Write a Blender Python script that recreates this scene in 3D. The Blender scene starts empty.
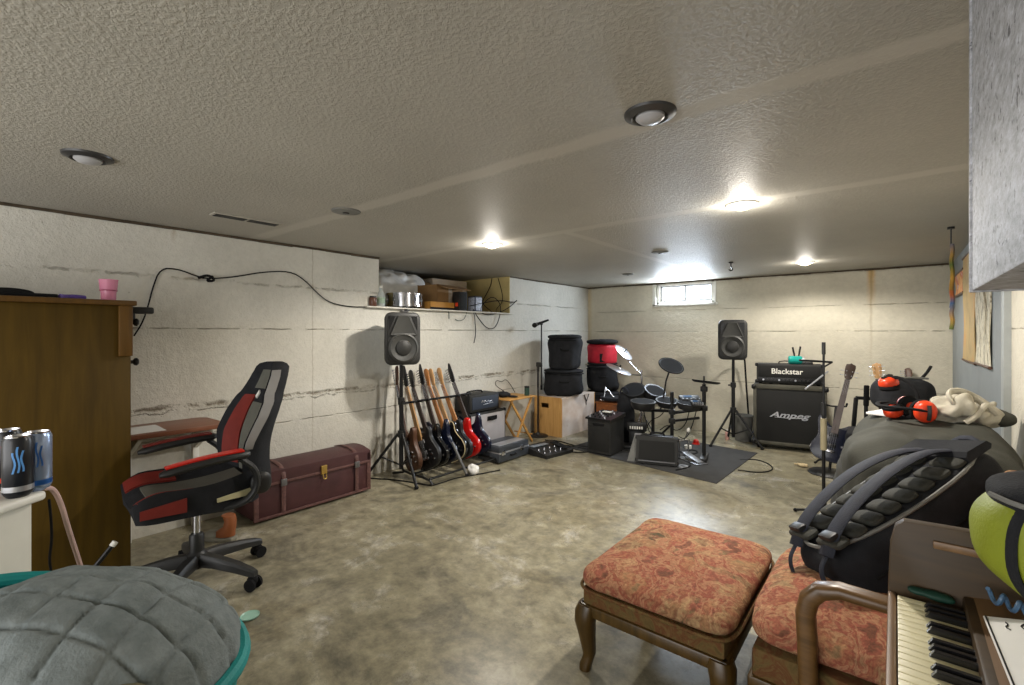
import bpy, bmesh, math, random
from mathutils import Vector, Matrix, noise
random.seed(7)
PI = math.pi
S = bpy.context.scene
COL = S.collection
V = Vector

# ------------------------------------------------------------------ camera geometry
FPX = 470.0; PCX, PCY = 512.0, 333.0
CAM = V((3.83, 0.0, 1.34))
YAW = math.radians(39.2)
FW = V((-math.sin(YAW), math.cos(YAW), 0)); RT = V((math.cos(YAW), math.sin(YAW), 0)); UP = V((0, 0, 1))
CEIL = 2.064; XR = 4.30; YB = 6.63; YF = -2.3

def ray(px, py): return FW + RT*((px-PCX)/FPX) - UP*((py-PCY)/FPX)
def atz(px, py, z): r = ray(px, py); return CAM + r*((z-CAM.z)/r.z)
def atx(px, py, x): r = ray(px, py); return CAM + r*((x-CAM.x)/r.x)
def aty(px, py, y): r = ray(px, py); return CAM + r*((y-CAM.y)/r.y)
def atd(px, py, d): return CAM + ray(px, py)*d

cam_d = bpy.data.cameras.new('camera'); cam = bpy.data.objects.new('camera', cam_d); COL.objects.link(cam)
cam.location = CAM; cam.rotation_euler = (PI/2, 0, YAW)
cam_d.sensor_width = 36; cam_d.lens = FPX/1024*36; cam_d.shift_y = -9.5/1024; cam_d.clip_start = .02
S.camera = cam

# ------------------------------------------------------------------ materials
def lin(c):
    return tuple(((v/255)/12.92 if v/255 <= .04045 else ((v/255+.055)/1.055)**2.4) for v in c)
class NT:
    def __init__(s, name):
        s.m = bpy.data.materials.new(name); s.m.use_nodes = True
        s.t = s.m.node_tree; s.b = s.t.nodes['Principled BSDF']
    def n(s, typ, **kw):
        nd = s.t.nodes.new(typ)
        for k, v in kw.items():
            if k[0] == '_': setattr(nd, k[1:], v)
            else: nd.inputs[k].default_value = v
        return nd
    def l(s, a, b): s.t.links.new(a, b)
    def coord(s): return s.n('ShaderNodeTexCoord').outputs['Object']
    def noise(s, vec, scale, detail=4, rough=.55, dist=0):
        nd = s.n('ShaderNodeTexNoise', Scale=scale, Detail=detail, Roughness=rough, Distortion=dist); s.l(vec, nd.inputs['Vector']); return nd.outputs['Fac']
    def ramp(s, fac, stops, interp='LINEAR'):
        r = s.n('ShaderNodeValToRGB'); e = r.color_ramp.elements; r.color_ramp.interpolation = interp
        while len(e) < len(stops): e.new(.5)
        for i, (p, c) in enumerate(stops):
            e[i].position = p; e[i].color = (*(c if len(c) == 3 else c[:3]), 1)
        s.l(fac, r.inputs['Fac']); return r.outputs['Color']
    def mix(s, fac, a, b, blend='MIX'):
        nd = s.n('ShaderNodeMix', _data_type='RGBA', _blend_type=blend)
        for sock, v in ((nd.inputs[0], fac), (nd.inputs[6], a), (nd.inputs[7], b)):
            if isinstance(v, (int, float)): sock.default_value = v
            elif isinstance(v, tuple): sock.default_value = (*v[:3], 1)
            else: s.l(v, sock)
        return nd.outputs[2]
    def math(s, op, a, b=0.0, clamp=False):
        nd = s.n('ShaderNodeMath', _operation=op, _use_clamp=clamp)
        for i, v in enumerate((a, b)):
            if isinstance(v, (int, float)): nd.inputs[i].default_value = v
            else: s.l(v, nd.inputs[i])
        return nd.outputs[0]
    def bump(s, h, strength=.3, dist=.01):
        nd = s.n('ShaderNodeBump', Strength=strength, Distance=dist); s.l(h, nd.inputs['Height']); s.l(nd.outputs[0], s.b.inputs['Normal'])
    def set(s, **kw):
        for k, v in kw.items():
            k = k.replace('_', ' ')
            if isinstance(v, (int, float)): s.b.inputs[k].default_value = v
            elif isinstance(v, tuple): s.b.inputs[k].default_value = (*v[:3], 1)
            else: s.l(v, s.b.inputs[k])
        return s.m
def g3(v): return (v, v, v)

def mat(name, c, rough=.5, metal=0, var=.12, scale=9, bump=0, bscale=90, spec=.4, **kw):
    t = NT(name); c = lin(c); co = t.coord()
    f = t.noise(co, scale)
    col = t.ramp(f, [(.3, tuple(v*(1-var) for v in c)), (.7, tuple(min(1, v*(1+var)) for v in c))])
    if bump: t.bump(t.noise(co, bscale, 5), bump, .004)
    return t.set(Base_Color=col, Roughness=rough, Metallic=metal, Specular_IOR_Level=spec, **kw)

def wood(name, c1, c2, rough=.45, axis=2, scale=1.0, spec=.4):
    t = NT(name); co = t.coord()
    mp = t.n('ShaderNodeMapping'); sc = [14*scale]*3; sc[axis] = 1.2*scale; mp.inputs['Scale'].default_value = sc
    t.l(co, mp.inputs['Vector'])
    f = t.noise(mp.outputs[0], 2.2, 6, .6, .6)
    col = t.ramp(f, [(.28, lin(c1)), (.72, lin(c2))])
    t.bump(f, .08, .004)
    return t.set(Base_Color=col, Roughness=rough, Specular_IOR_Level=spec)

MT = {}
MT['black'] = mat('black_plastic', (34, 34, 34), .45)
MT['blackm'] = mat('black_metal', (30, 30, 31), .35, .3)
MT['spk'] = mat('grey_black_plastic', (46, 46, 45), .5)
MT['spk2'] = mat('mid_grey_plastic', (66, 66, 64), .5)
MT['grille'] = mat('grille_cloth', (27, 27, 26), .8, bump=.4, bscale=260)
MT['tolex'] = mat('black_tolex', (38, 38, 37), .6, bump=.35, bscale=300)
MT['tolexedge'] = mat('worn_edge', (72, 70, 60), .6, var=.3, bscale=200)
MT['rubber'] = mat('rubber', (24, 24, 25), .85, spec=.15)
MT['chrome'] = mat('chrome', (200, 200, 205), .18, 1, var=.04)
MT['steel'] = mat('grey_steel', (118, 118, 120), .4, .7)
MT['silver'] = mat('silver', (190, 192, 198), .3, .7)
MT['white'] = mat('white_plastic', (226, 224, 216), .4, var=.04)
MT['paper'] = mat('paper', (228, 227, 224), .8, var=.04)
MT['offwhite'] = mat('cream_panel', (205, 203, 192), .55, var=.05)
MT['fabric_black'] = mat('black_fabric', (33, 34, 37), .85, var=.25, scale=14, bump=.5, bscale=220, spec=.2)
MT['fabric_char'] = mat('charcoal_fabric', (62, 62, 56), .85, var=.18, scale=7, bump=.5, bscale=160, spec=.2)
MT['fabric_navy'] = mat('blue_black_webbing', (33, 36, 47), .7, var=.2, scale=20, bump=.5, bscale=250, spec=.3)
MT['red'] = mat('red_plastic', (190, 32, 22), .35, var=.1)
MT['redfab'] = mat('red_fabric', (186, 28, 48), .6, var=.2, scale=10, bump=.4, bscale=120)
MT['darkred'] = mat('dark_red_mesh', (112, 30, 20), .7, var=.2, bump=.4, bscale=300)
MT['greyfab'] = mat('grey_mesh', (92, 92, 84), .7, var=.12, bump=.4, bscale=300)
MT['silverfab'] = mat('silver_leatherette', (140, 138, 136), .45, var=.08)
MT['teal'] = mat('teal_fabric', (12, 128, 126), .65, var=.15, bump=.3, bscale=200)
MT['tealp'] = mat('teal_glass', (30, 150, 140), .2, var=.1)
MT['lime'] = mat('lime_fabric', (132, 142, 36), .6, var=.12, scale=8, bump=.35, bscale=150)
MT['orange'] = mat('orange_plastic', (214, 62, 28), .35, var=.1)
MT['yplast'] = mat('yellow_panel', (196, 178, 122), .7, var=.12, scale=5)
MT['blue'] = mat('blue_plastic', (40, 80, 150), .35)
MT['bluegrey'] = mat('blue_wire', (80, 110, 140), .35)
MT['green'] = mat('dark_green_cloth', (18, 58, 46), .6, var=.2)
MT['cardboard'] = mat('cardboard', (140, 108, 70), .85, var=.14, scale=6)
MT['cardlight'] = mat('pale_cardboard', (176, 160, 140), .85, var=.1, scale=6)
MT['plasticsheet'] = mat('white_plastic_sheet', (228, 228, 226), .35, var=.12, scale=10)
MT['rope'] = mat('beige_rope', (196, 178, 140), .85)
MT['mat'] = mat('dark_mat', (66, 66, 66), .9, var=.1, bump=.6, bscale=400, spec=.1)
MT['binding'] = mat('cream_binding', (196, 180, 140), .4)
MT['maple'] = wood('maple', (160, 118, 74), (198, 158, 108))
MT['maple2'] = wood('amber_maple', (150, 92, 44), (188, 128, 70))
MT['rosewood'] = wood('rosewood', (44, 32, 26), (66, 50, 42))
MT['gblack'] = mat('gloss_black', (20, 20, 22), .15, spec=.6)
MT['gblue'] = mat('gloss_navy', (20, 25, 44), .25, spec=.6)
MT['gred'] = mat('gloss_red', (186, 26, 24), .2, spec=.6)
MT['gbrown'] = wood('brown_finish', (62, 40, 28), (92, 60, 40))
MT['gblack2'] = mat('satin_black', (30, 30, 32), .4)
MT['maroon'] = mat('maroon_vinyl', (72, 42, 43), .5, var=.22, scale=6, bump=.4, bscale=150)
MT['brass'] = mat('brass', (190, 160, 90), .35, .9)
MT['wardrobe'] = wood('brown_veneer', (66, 49, 10), (86, 65, 16), .5, 2, .8, .25)
MT['wardrobe2'] = wood('orange_brown_wood', (74, 50, 14), (96, 66, 20), .45)
MT['deskwood'] = wood('red_brown_wood', (112, 68, 48), (138, 88, 64), .4, 1)
MT['ply'] = wood('plywood', (176, 130, 72), (206, 162, 100), .55, 2)
MT['oak'] = wood('oak', (170, 122, 60), (204, 154, 86), .5, 1)
MT['organwood'] = wood('organ_wood', (112, 62, 26), (146, 86, 40), .45, 1)
MT['chairwood'] = wood('antique_wood', (56, 40, 12), (90, 66, 26), .35, 2, 1.2, .5)
MT['armwood'] = wood('worn_arm_wood', (70, 50, 24), (116, 84, 48), .35, 0, 1.2, .5)
MT['pianowood'] = wood('piano_wood', (50, 36, 13), (70, 50, 21), .5, 0, 1, .4)
MT['pianolight'] = wood('piano_wood_light', (104, 78, 50), (128, 98, 68), .4, 1)
MT['ivory'] = mat('ivory_keys', (222, 214, 178), .3, var=.04)
MT['blackkey'] = mat('black_keys', (24, 24, 26), .25, spec=.6)
MT['greybin'] = mat('grey_bin', (112, 112, 108), .5)
MT['greycloth'] = mat('pale_cloth', (176, 170, 154), .85, var=.18, scale=16, bump=.4, bscale=180)
MT['tray_grey'] = mat('grey_case', (58, 62, 68), .4, var=.12)
MT['brownshoe'] = mat('brown_leather', (136, 78, 42), .5)

def glassy(name, c, alpha=.55, rough=.15):
    t = NT(name); return t.set(Base_Color=lin(c), Roughness=rough, Alpha=alpha, Specular_IOR_Level=.5)
MT['pink'] = glassy('pink_plastic', (238, 156, 186), .55)
MT['bottle'] = glassy('clear_bottle', (206, 214, 212), .5)

def emit(name, c, st):
    t = NT(name); return t.set(Base_Color=lin(c), Emission_Color=lin(c), Emission_Strength=st)
MT['bulb_on'] = emit('lit_bulb', (255, 236, 196), 9.0)
MT['bulb_off'] = mat('unlit_bulb', (170, 170, 172), .3, var=.05)

def floral():
    t = NT('floral_upholstery'); co = t.coord()
    w = t.n('ShaderNodeTexNoise', Scale=6.0, Detail=4.0); t.l(co, w.inputs['Vector'])
    wc = t.mix(.22, co, w.outputs['Color'])
    mp = t.n('ShaderNodeMapping'); mp.inputs['Scale'].default_value = (17, 7.5, 13); mp.inputs['Rotation'].default_value = (0, 0, .7); t.l(wc, mp.inputs[0])
    a = t.noise(wc, 4.6, 3, .6, .8); b = t.noise(mp.outputs[0], 1.0, 4, .65, .5); c = t.noise(co, 75, 4, .7)
    ro = t.ramp(a, [(.38, lin((92, 84, 52))), (.44, lin((178, 142, 92))), (.49, lin((162, 80, 54))), (.55, lin((158, 70, 46))), (.61, lin((188, 138, 88))), (.655, lin((98, 88, 56)))])
    st = t.ramp(b, [(.38, lin((82, 74, 48))), (.44, lin((166, 86, 58))), (.50, lin((200, 158, 106))), (.56, lin((148, 66, 40))), (.63, lin((184, 128, 78))), (.7, lin((104, 92, 60)))])
    m = t.mix(.55, ro, st)
    m = t.mix(.6, m, t.ramp(c, [(.34, g3(.5)), (.5, g3(.85)), (.66, g3(1.25))]), 'MULTIPLY')
    hs = t.n('ShaderNodeHueSaturation', Saturation=.9, Value=.82); t.l(m, hs.inputs['Color']); m = hs.outputs[0]
    t.bump(c, .5, .006)
    return t.set(Base_Color=m, Roughness=.9, Specular_IOR_Level=.2)
MT['floral'] = floral()
def floral_dull():
    t = NT('floral_skirt'); co = t.coord()
    a = t.noise(co, 11, 5, .6, 1.6); c = t.noise(co, 60, 3)
    m = t.ramp(a, [(.3, lin((70, 60, 34))), (.45, lin((104, 84, 50))), (.55, lin((98, 62, 38))), (.68, lin((112, 94, 58)))])
    t.bump(c, .5, .006)
    return t.set(Base_Color=m, Roughness=.9, Specular_IOR_Level=.2)
MT['floral2'] = floral_dull()

def quilt():
    t = NT('quilted_grey_fabric'); co = t.coord()
    a = t.noise(co, 30, 5); b = t.noise(co, 7, 3)
    m = t.mix(.5, t.ramp(b, [(.3, lin((102, 110, 110))), (.7, lin((124, 131, 131)))]), t.ramp(a, [(.3, lin((94, 101, 101))), (.7, lin((134, 141, 141)))]))
    t.bump(t.noise(co, 120, 4), .5, .006)
    return t.set(Base_Color=m, Roughness=.9, Specular_IOR_Level=.15)
MT['quilt'] = quilt()

# --- room surfaces
def wall_mat(name, axis, lines, stains, c=(212, 209, 199)):
    t = NT(name); co = t.coord(); sx = t.n('ShaderNodeSeparateXYZ'); t.l(co, sx.inputs[0])
    z = sx.outputs[2]; h = sx.outputs[axis]
    big = t.noise(co, 1.6, 5, .6); fine = t.noise(co, 26, 5, .65); grain = t.noise(co, 90, 4)
    col = t.ramp(big, [(.25, lin(tuple(v-16 for v in c))), (.75, lin(tuple(min(255, v+8) for v in c)))])
    col = t.mix(.35, col, t.ramp(fine, [(.3, g3(.8)), (.7, g3(1.1))]), 'MULTIPLY')
    # small chips and pits
    pit = t.ramp(t.noise(co, 17, 3, .7), [(.72, g3(0)), (.78, g3(1))])
    col = t.mix(t.math('MULTIPLY', pit, .35), col, lin((126, 116, 98)))
    hgt = t.math('ADD', t.math('MULTIPLY', fine, .6), t.math('MULTIPLY', grain, .25))
    hgt = t.math('SUBTRACT', hgt, t.math('MULTIPLY', pit, .4))
    wob = t.math('MULTIPLY', t.math('SUBTRACT', t.noise(co, 9, 4, .7), .5), .05)
    brk = t.ramp(t.noise(co, 5, 4, .7), [(.42, g3(0)), (.56, g3(1))])
    for (z0, w, st, rgh) in lines:
        d = t.math('ABSOLUTE', t.math('ADD', t.math('SUBTRACT', z, z0), t.math('MULTIPLY', wob, rgh)))
        m = t.math('SUBTRACT', 1, t.math('DIVIDE', d, w), True)
        m = t.math('MULTIPLY', m, brk)
        col = t.mix(t.math('MULTIPLY', m, st), col, lin((118, 106, 86)))
        hgt = t.math('SUBTRACT', hgt, t.math('MULTIPLY', m, 1.2))
    for (h0, w, z0, z1, cc, st) in stains:   # vertical run marks
        d = t.math('ABSOLUTE', t.math('ADD', t.math('SUBTRACT', h, h0), t.math('MULTIPLY', wob, .6)))
        m = t.math('SUBTRACT', 1, t.math('DIVIDE', d, w), True)
        k = t.n('ShaderNodeMapRange'); k.inputs[1].default_value = z0; k.inputs[2].default_value = z1; t.l(z, k.inputs[0])
        m = t.math('MULTIPLY', t.math('MULTIPLY', m, k.outputs[0]), st, True)
        col = t.mix(m, col, lin(cc))
    t.bump(hgt, .75, .016)
    return t.set(Base_Color=col, Roughness=.75, Specular_IOR_Level=.25)
MT['wall_l'] = wall_mat('painted_concrete_left', 1, [(.83, .022, .9, 1.4), (.80, .008, .5, 2.0), (1.37, .006, .5, .3), (.62, .006, .3, .5), (1.72, .012, .3, 1.0)],
                        [(1.03, .02, 1.95, 2.06, (150, 120, 70), .5), (2.02, .006, .2, .6, (150, 140, 118), .6)])
MT['wall_b'] = wall_mat('painted_concrete_back', 0, [(1.36, .007, .5, .3), (1.66, .006, .25, .5), (.7, .006, .3, .6), (2.05, .02, .5, .8)],
                        [(3.62, .05, 1.60, 2.0, (206, 158, 74), .95), (3.62, .018, .8, 1.9, (168, 152, 120), .7), (2.35, .05, 2.0, 2.06, (190, 150, 90), .6),
                         (.03, .05, .2, 1.8, (200, 176, 120), .5), (.1, .6, .7, .0, (196, 172, 100), .5)], (212, 206, 188))
MT['wall_r'] = wall_mat('painted_concrete_right', 1, [(1.36, .006, .3, .3)], [], (206, 200, 184))
MT['greywall'] = mat('grey_paint', (128, 134, 136), .6, var=.06, scale=4, bump=.2, bscale=40)

def ceil_mat():
    t = NT('textured_ceiling'); co = t.coord(); sx = t.n('ShaderNodeSeparateXYZ'); t.l(co, sx.inputs[0])
    big = t.noise(co, .9, 4, .6); fine = t.noise(co, 74, 3, .6, .3); mid = t.noise(co, 8, 4)
    col = t.ramp(big, [(.3, lin((166, 162, 152))), (.7, lin((180, 176, 166)))])
    col = t.mix(.3, col, t.ramp(fine, [(.35, g3(.78)), (.65, g3(1.12))]), 'MULTIPLY')
    hgt = t.ramp(fine, [(.42, g3(0)), (.62, g3(1))])
    msum = None
    wob = t.math('MULTIPLY', t.math('SUBTRACT', t.noise(co, 3, 4), .5), .07)
    for ax, p, w, a, b in ((1, 1.555, .04, -3, 9), (1, 2.84, .04, -3, 9), (0, 2.0, .03, 2.8, 9)):
        d = t.math('ABSOLUTE', t.math('ADD', t.math('SUBTRACT', sx.outputs[ax], p), wob))
        m = t.math('MULTIPLY', t.math('SUBTRACT', 1.0, t.math('DIVIDE', d, w*1.6), True), 2.2, True)
        o = sx.outputs[1-ax]
        m = t.math('MULTIPLY', m, t.math('GREATER_THAN', o, a))
        msum = m if msum is None else t.math('MAXIMUM', msum, m)
    col = t.mix(t.math('MULTIPLY', msum, .75), col, lin((192, 188, 178)))
    hgt = t.math('MULTIPLY', hgt, t.math('SUBTRACT', 1, t.math('MULTIPLY', msum, .8)))
    t.bump(hgt, .38, .005)
    return t.set(Base_Color=col, Roughness=.55, Specular_IOR_Level=.25)
MT['ceiling'] = ceil_mat()

def floor_mat():
    t = NT('stained_concrete'); co = t.coord()
    a = t.noise(co, .75, 6, .68, .6); b = t.noise(co, 2.6, 8, .74, .5); c = t.noise(co, 11, 7, .75); d = t.noise(co, 45, 4, .7)
    col = t.ramp(a, [(.36, lin((98, 92, 74))), (.45, lin((138, 130, 104))), (.52, lin((164, 156, 132))), (.58, lin((132, 120, 90))), (.66, lin((156, 150, 126)))])
    m = t.ramp(b, [(.36, lin((76, 72, 61))), (.46, lin((134, 126, 100))), (.54, lin((150, 142, 114))), (.60, lin((178, 172, 154))), (.68, lin((206, 203, 194)))])
    col = t.mix(.55, col, m)
    col = t.mix(.75, col, t.ramp(c, [(.35, g3(.5)), (.5, g3(1)), (.64, g3(1.45))]), 'MULTIPLY')
    sp = t.ramp(d, [(.68, g3(0)), (.74, g3(1))]); col = t.mix(t.math('MULTIPLY', sp, .3), col, lin((66, 58, 44)))
    vo = t.n('ShaderNodeTexVoronoi', Scale=.45, _feature='DISTANCE_TO_EDGE')
    w = t.n('ShaderNodeTexNoise', Scale=2.2, Detail=8.0, Roughness=.7); t.l(co, w.inputs['Vector'])
    t.l(t.mix(.35, co, w.outputs['Color']), vo.inputs['Vector'])
    cr = t.ramp(vo.outputs[0], [(.0, g3(1)), (.004, g3(0))])
    col = t.mix(t.math('MULTIPLY', cr, .18), col, lin((70, 60, 46)))
    hs = t.n('ShaderNodeHueSaturation', Saturation=.9, Value=.87); t.l(col, hs.inputs['Color']); col = hs.outputs[0]
    rg = t.ramp(b, [(.36, g3(.40)), (.62, g3(.24))])
    t.bump(t.math('ADD', c, t.math('MULTIPLY', d, .4)), .10, .006)
    return t.set(Base_Color=col, Roughness=rg, Specular_IOR_Level=.45)
MT['floor'] = floor_mat()

def duct_mat():
    t = NT('speckled_galvanised_sheet'); co = t.coord()
    mp = t.n('ShaderNodeMapping'); mp.inputs['Scale'].default_value = (30, 26, 70); t.l(co, mp.inputs[0])
    a = t.noise(mp.outputs[0], 1.0, 5, .75); b = t.noise(co, 48, 4, .6, .3); c = t.noise(co, 150, 3)
    col = t.ramp(a, [(.3, lin((132, 133, 136))), (.5, lin((176, 177, 182))), (.68, lin((206, 208, 216)))])
    sp = t.ramp(b, [(.60, g3(0)), (.66, g3(1))])
    col = t.mix(t.math('MULTIPLY', sp, .8), col, lin((50, 50, 52)))
    col = t.mix(.4, col, t.ramp(c, [(.3, g3(.7)), (.7, g3(1.25))]), 'MULTIPLY')
    t.bump(a, .35, .004)
    return t.set(Base_Color=col, Roughness=.6, Metallic=.1, Specular_IOR_Level=.4)
MT['duct'] = duct_mat()

def pane_mat():
    t = NT('daylight_pane'); co = t.coord()
    f = t.noise(co, 9, 5, .7)
    col = t.ramp(f, [(.35, lin((168, 178, 192))), (.5, lin((232, 238, 246))), (.65, (1, 1, 1))])
    return t.set(Base_Color=col, Roughness=.2, Emission_Color=col, Emission_Strength=2.6)
MT['pane'] = pane_mat()

# ------------------------------------------------------------------ mesh builder
def rot_to(d):
    d = V(d).normalized(); return d.to_track_quat('Z', 'Y').to_matrix().to_4x4()
class M:
    def __init__(s): s.bm = bmesh.new()
    def _add(s, tmp, mtx=None):
        if mtx is not None: tmp.transform(mtx)
        me = bpy.data.meshes.new('t'); tmp.to_mesh(me); tmp.free(); s.bm.from_mesh(me); bpy.data.meshes.remove(me); return s
    def box(s, lo, hi, bev=0.0, mtx=None, seg=2):
        b = bmesh.new(); r = bmesh.ops.create_cube(b, size=1)
        lo, hi = V(lo), V(hi); c = (lo+hi)/2; d = hi-lo
        for v in b.verts: v.co = V((v.co.x*d.x, v.co.y*d.y, v.co.z*d.z)) + c
        if bev: bmesh.ops.bevel(b, geom=b.edges[:], offset=bev, segments=seg, affect='EDGES', profile=.5)
        return s._add(b, mtx)
    def cyl(s, p0, p1, r0, r1=None, seg=16, mtx=None, bev=0):
        p0, p1 = V(p0), V(p1); r1 = r0 if r1 is None else r1
        L = (p1-p0).length
        if bev: return s.lathe([(0, 0), (r0-bev, 0), (r0, bev), (r1, L-bev), (r1-bev, L), (0, L)], seg, (mtx or Matrix()) @ Matrix.Translation(p0) @ rot_to(p1-p0))
        b = bmesh.new(); bmesh.ops.create_cone(b, cap_ends=True, segments=seg, radius1=r0, radius2=r1, depth=L)
        b.transform(Matrix.Translation((p0+p1)/2) @ rot_to(p1-p0)); return s._add(b, mtx)
    def lathe(s, prof, seg=24, mtx=None):
        b = bmesh.new(); rings = []
        for r, z in prof:
            if r < 1e-6: rings.append([b.verts.new((0, 0, z))])
            else: rings.append([b.verts.new((r*math.cos(2*PI*i/seg), r*math.sin(2*PI*i/seg), z)) for i in range(seg)])
        for A, B in zip(rings, rings[1:]):
            for i in range(seg):
                j = (i+1) % seg
                f = [A[i % len(A)], A[j % len(A)], B[j % len(B)], B[i % len(B)]]
                u = []
                for v in f:
                    if v not in u: u.append(v)
                if len(u) > 2:
                    try: b.faces.new(u)
                    except ValueError: pass
        bmesh.ops.recalc_face_normals(b, faces=b.faces[:])
        return s._add(b, mtx)
    def tube(s, pts, r, seg=8, closed=False, mtx=None, smooth=0, flat=1.0):
        pts = [V(p) for p in pts]
        for _ in range(smooth):
            q = []
            n = len(pts)
            rng = range(n) if closed else range(n-1)
            if not closed: q.append(pts[0])
            for i in rng:
                a, c = pts[i], pts[(i+1) % n]; q += [a*.75+c*.25, a*.25+c*.75]
            if not closed: q.append(pts[-1])
            pts = q
        n = len(pts); rr = r if isinstance(r, (list, tuple)) else None
        b = bmesh.new(); rings = []; up = None
        for i, p in enumerate(pts):
            a = pts[i-1] if (i or closed) else p; c = pts[(i+1) % n] if (i < n-1 or closed) else p
            d = (c-a)
            d = d.normalized() if d.length > 1e-9 else V((0, 0, 1))
            if up is None: up = V((0, 0, 1)) if abs(d.z) < .9 else V((1, 0, 0))
            x = d.cross(up)
            x = x.normalized() if x.length > 1e-6 else d.orthogonal().normalized()
            y = x.cross(d); up = y
            R = r if rr is None else rr[0]+(rr[-1]-rr[0])*i/(n-1)
            rings.append([b.verts.new(p + x*R*math.cos(2*PI*k/seg) + y*R*flat*math.sin(2*PI*k/seg)) for k in range(seg)])
        for i in range(n if closed else n-1):
            A, B = rings[i], rings[(i+1) % n]
            for k in range(seg): b.faces.new((A[k], A[(k+1) % seg], B[(k+1) % seg], B[k]))
        if not closed:
            b.faces.new(rings[0][::-1]); b.faces.new(rings[-1])
        return s._add(b, mtx)
    def prism(s, out, z0, z1, mtx=None, bev=0):
        b = bmesh.new()
        lo = [b.verts.new((x, y, z0)) for x, y in out]; hi = [b.verts.new((x, y, z1)) for x, y in out]
        n = len(out); b.faces.new(lo[::-1]); b.faces.new(hi)
        for i in range(n): b.faces.new((lo[i], lo[(i+1) % n], hi[(i+1) % n], hi[i]))
        bmesh.ops.recalc_face_normals(b, faces=b.faces[:])
        if bev:
            ed = [e for e in b.edges if all(abs(v.co.z-z0) < 1e-6 for v in e.verts) or all(abs(v.co.z-z1) < 1e-6 for v in e.verts)]
            bmesh.ops.bevel(b, geom=ed, offset=bev, segments=2, affect='EDGES', profile=.5)
        return s._add(b, mtx)
    def blob(s, c, r, p=(2.0, 2.0), amp=0.0, fr=4.0, nu=40, nv=22, mtx=None, fn=None, sd=0):
        # rounded solid: p = (roundness in plan, roundness in height); fn may move each vertex
        b = bmesh.new(); rings = []
        sg = lambda v, e: math.copysign(abs(v)**e, v)
        for j in range(nv+1):
            ph = -PI/2 + PI*j/nv; ring = []
            for i in range(nu if 0 < j < nv else 1):
                th = 2*PI*i/nu
                q = V((sg(math.cos(ph), 2/p[1])*sg(math.cos(th), 2/p[0]), sg(math.cos(ph), 2/p[1])*sg(math.sin(th), 2/p[0]), sg(math.sin(ph), 2/p[1])))
                w = V((q.x*r[0], q.y*r[1], q.z*r[2]))
                if fn: w = fn(w, q)
                if amp:
                    k = w*fr + V((sd, sd*1.7, 0)); w = w + V((q.x, q.y, q.z)).normalized()*amp*(noise.noise(k)+.5*noise.noise(k*2.3))
                ring.append(b.verts.new(w+V(c)))
            rings.append(ring)
        for A, B in zip(rings, rings[1:]):
            for i in range(nu):
                j = (i+1) % nu; u = []
                for v in (A[i % len(A)], A[j % len(A)], B[j % len(B)], B[i % len(B)]):
                    if v not in u: u.append(v)
                if len(u) > 2: b.faces.new(u)
        return s._add(b, mtx)
    def sheet(s, f, nu, nv, th=.004, mtx=None):
        # surface f(u,v) with thickness along its normal
        b = bmesh.new(); P = [[V(f(i/nu, j/nv)) for i in range(nu+1)] for j in range(nv+1)]
        N = [[None]*(nu+1) for _ in range(nv+1)]
        for j in range(nv+1):
            for i in range(nu+1):
                du = P[j][min(i+1, nu)]-P[j][max(i-1, 0)]; dv = P[min(j+1, nv)][i]-P[max(j-1, 0)][i]
                nn = du.cross(dv); N[j][i] = nn.normalized() if nn.length > 1e-12 else V((0, 0, 1))
        A = [[b.verts.new(P[j][i]+N[j][i]*th/2) for i in range(nu+1)] for j in range(nv+1)]
        B = [[b.verts.new(P[j][i]-N[j][i]*th/2) for i in range(nu+1)] for j in range(nv+1)]
        for j in range(nv):
            for i in range(nu):
                b.faces.new((A[j][i], A[j][i+1], A[j+1][i+1], A[j+1][i])); b.faces.new((B[j][i], B[j+1][i], B[j+1][i+1], B[j][i+1]))
        for i in range(nu):
            b.faces.new((A[0][i+1], A[0][i], B[0][i], B[0][i+1])); b.faces.new((A[nv][i], A[nv][i+1], B[nv][i+1], B[nv][i]))
        for j in range(nv):
            b.faces.new((A[j][0], A[j+1][0], B[j+1][0], B[j][0])); b.faces.new((A[j+1][nu], A[j][nu], B[j][nu], B[j+1][nu]))
        return s._add(b, mtx)
    def loft(s, secs, closed=True):
        b = bmesh.new(); R = [[b.verts.new(p) for p in sec] for sec in secs]; n = len(R[0])
        for A, B in zip(R, R[1:]):
            for i in range(n): b.faces.new((A[i], A[(i+1) % n], B[(i+1) % n], B[i]))
        b.faces.new(R[0][::-1]); b.faces.new(R[-1])
        bmesh.ops.recalc_face_normals(b, faces=b.faces[:])
        return s._add(b)
    def text(s, body, size, mtx, depth=.003, bold=0.0, shear=0.0, spacing=1.0):
        cu = bpy.data.curves.new('t', 'FONT'); cu.body = body; cu.size = size; cu.extrude = depth; cu.offset = bold; cu.shear = shear
        cu.align_x = 'CENTER'; cu.align_y = 'CENTER'; cu.space_character = spacing
        o = bpy.data.objects.new('t', cu); COL.objects.link(o); bpy.context.view_layer.update()
        me = bpy.data.meshes.new_from_object(o.evaluated_get(bpy.context.evaluated_depsgraph_get()))
        bpy.data.objects.remove(o); bpy.data.curves.remove(cu)
        b = bmesh.new(); b.from_mesh(me); bpy.data.meshes.remove(me); return s._add(b, mtx)
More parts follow.
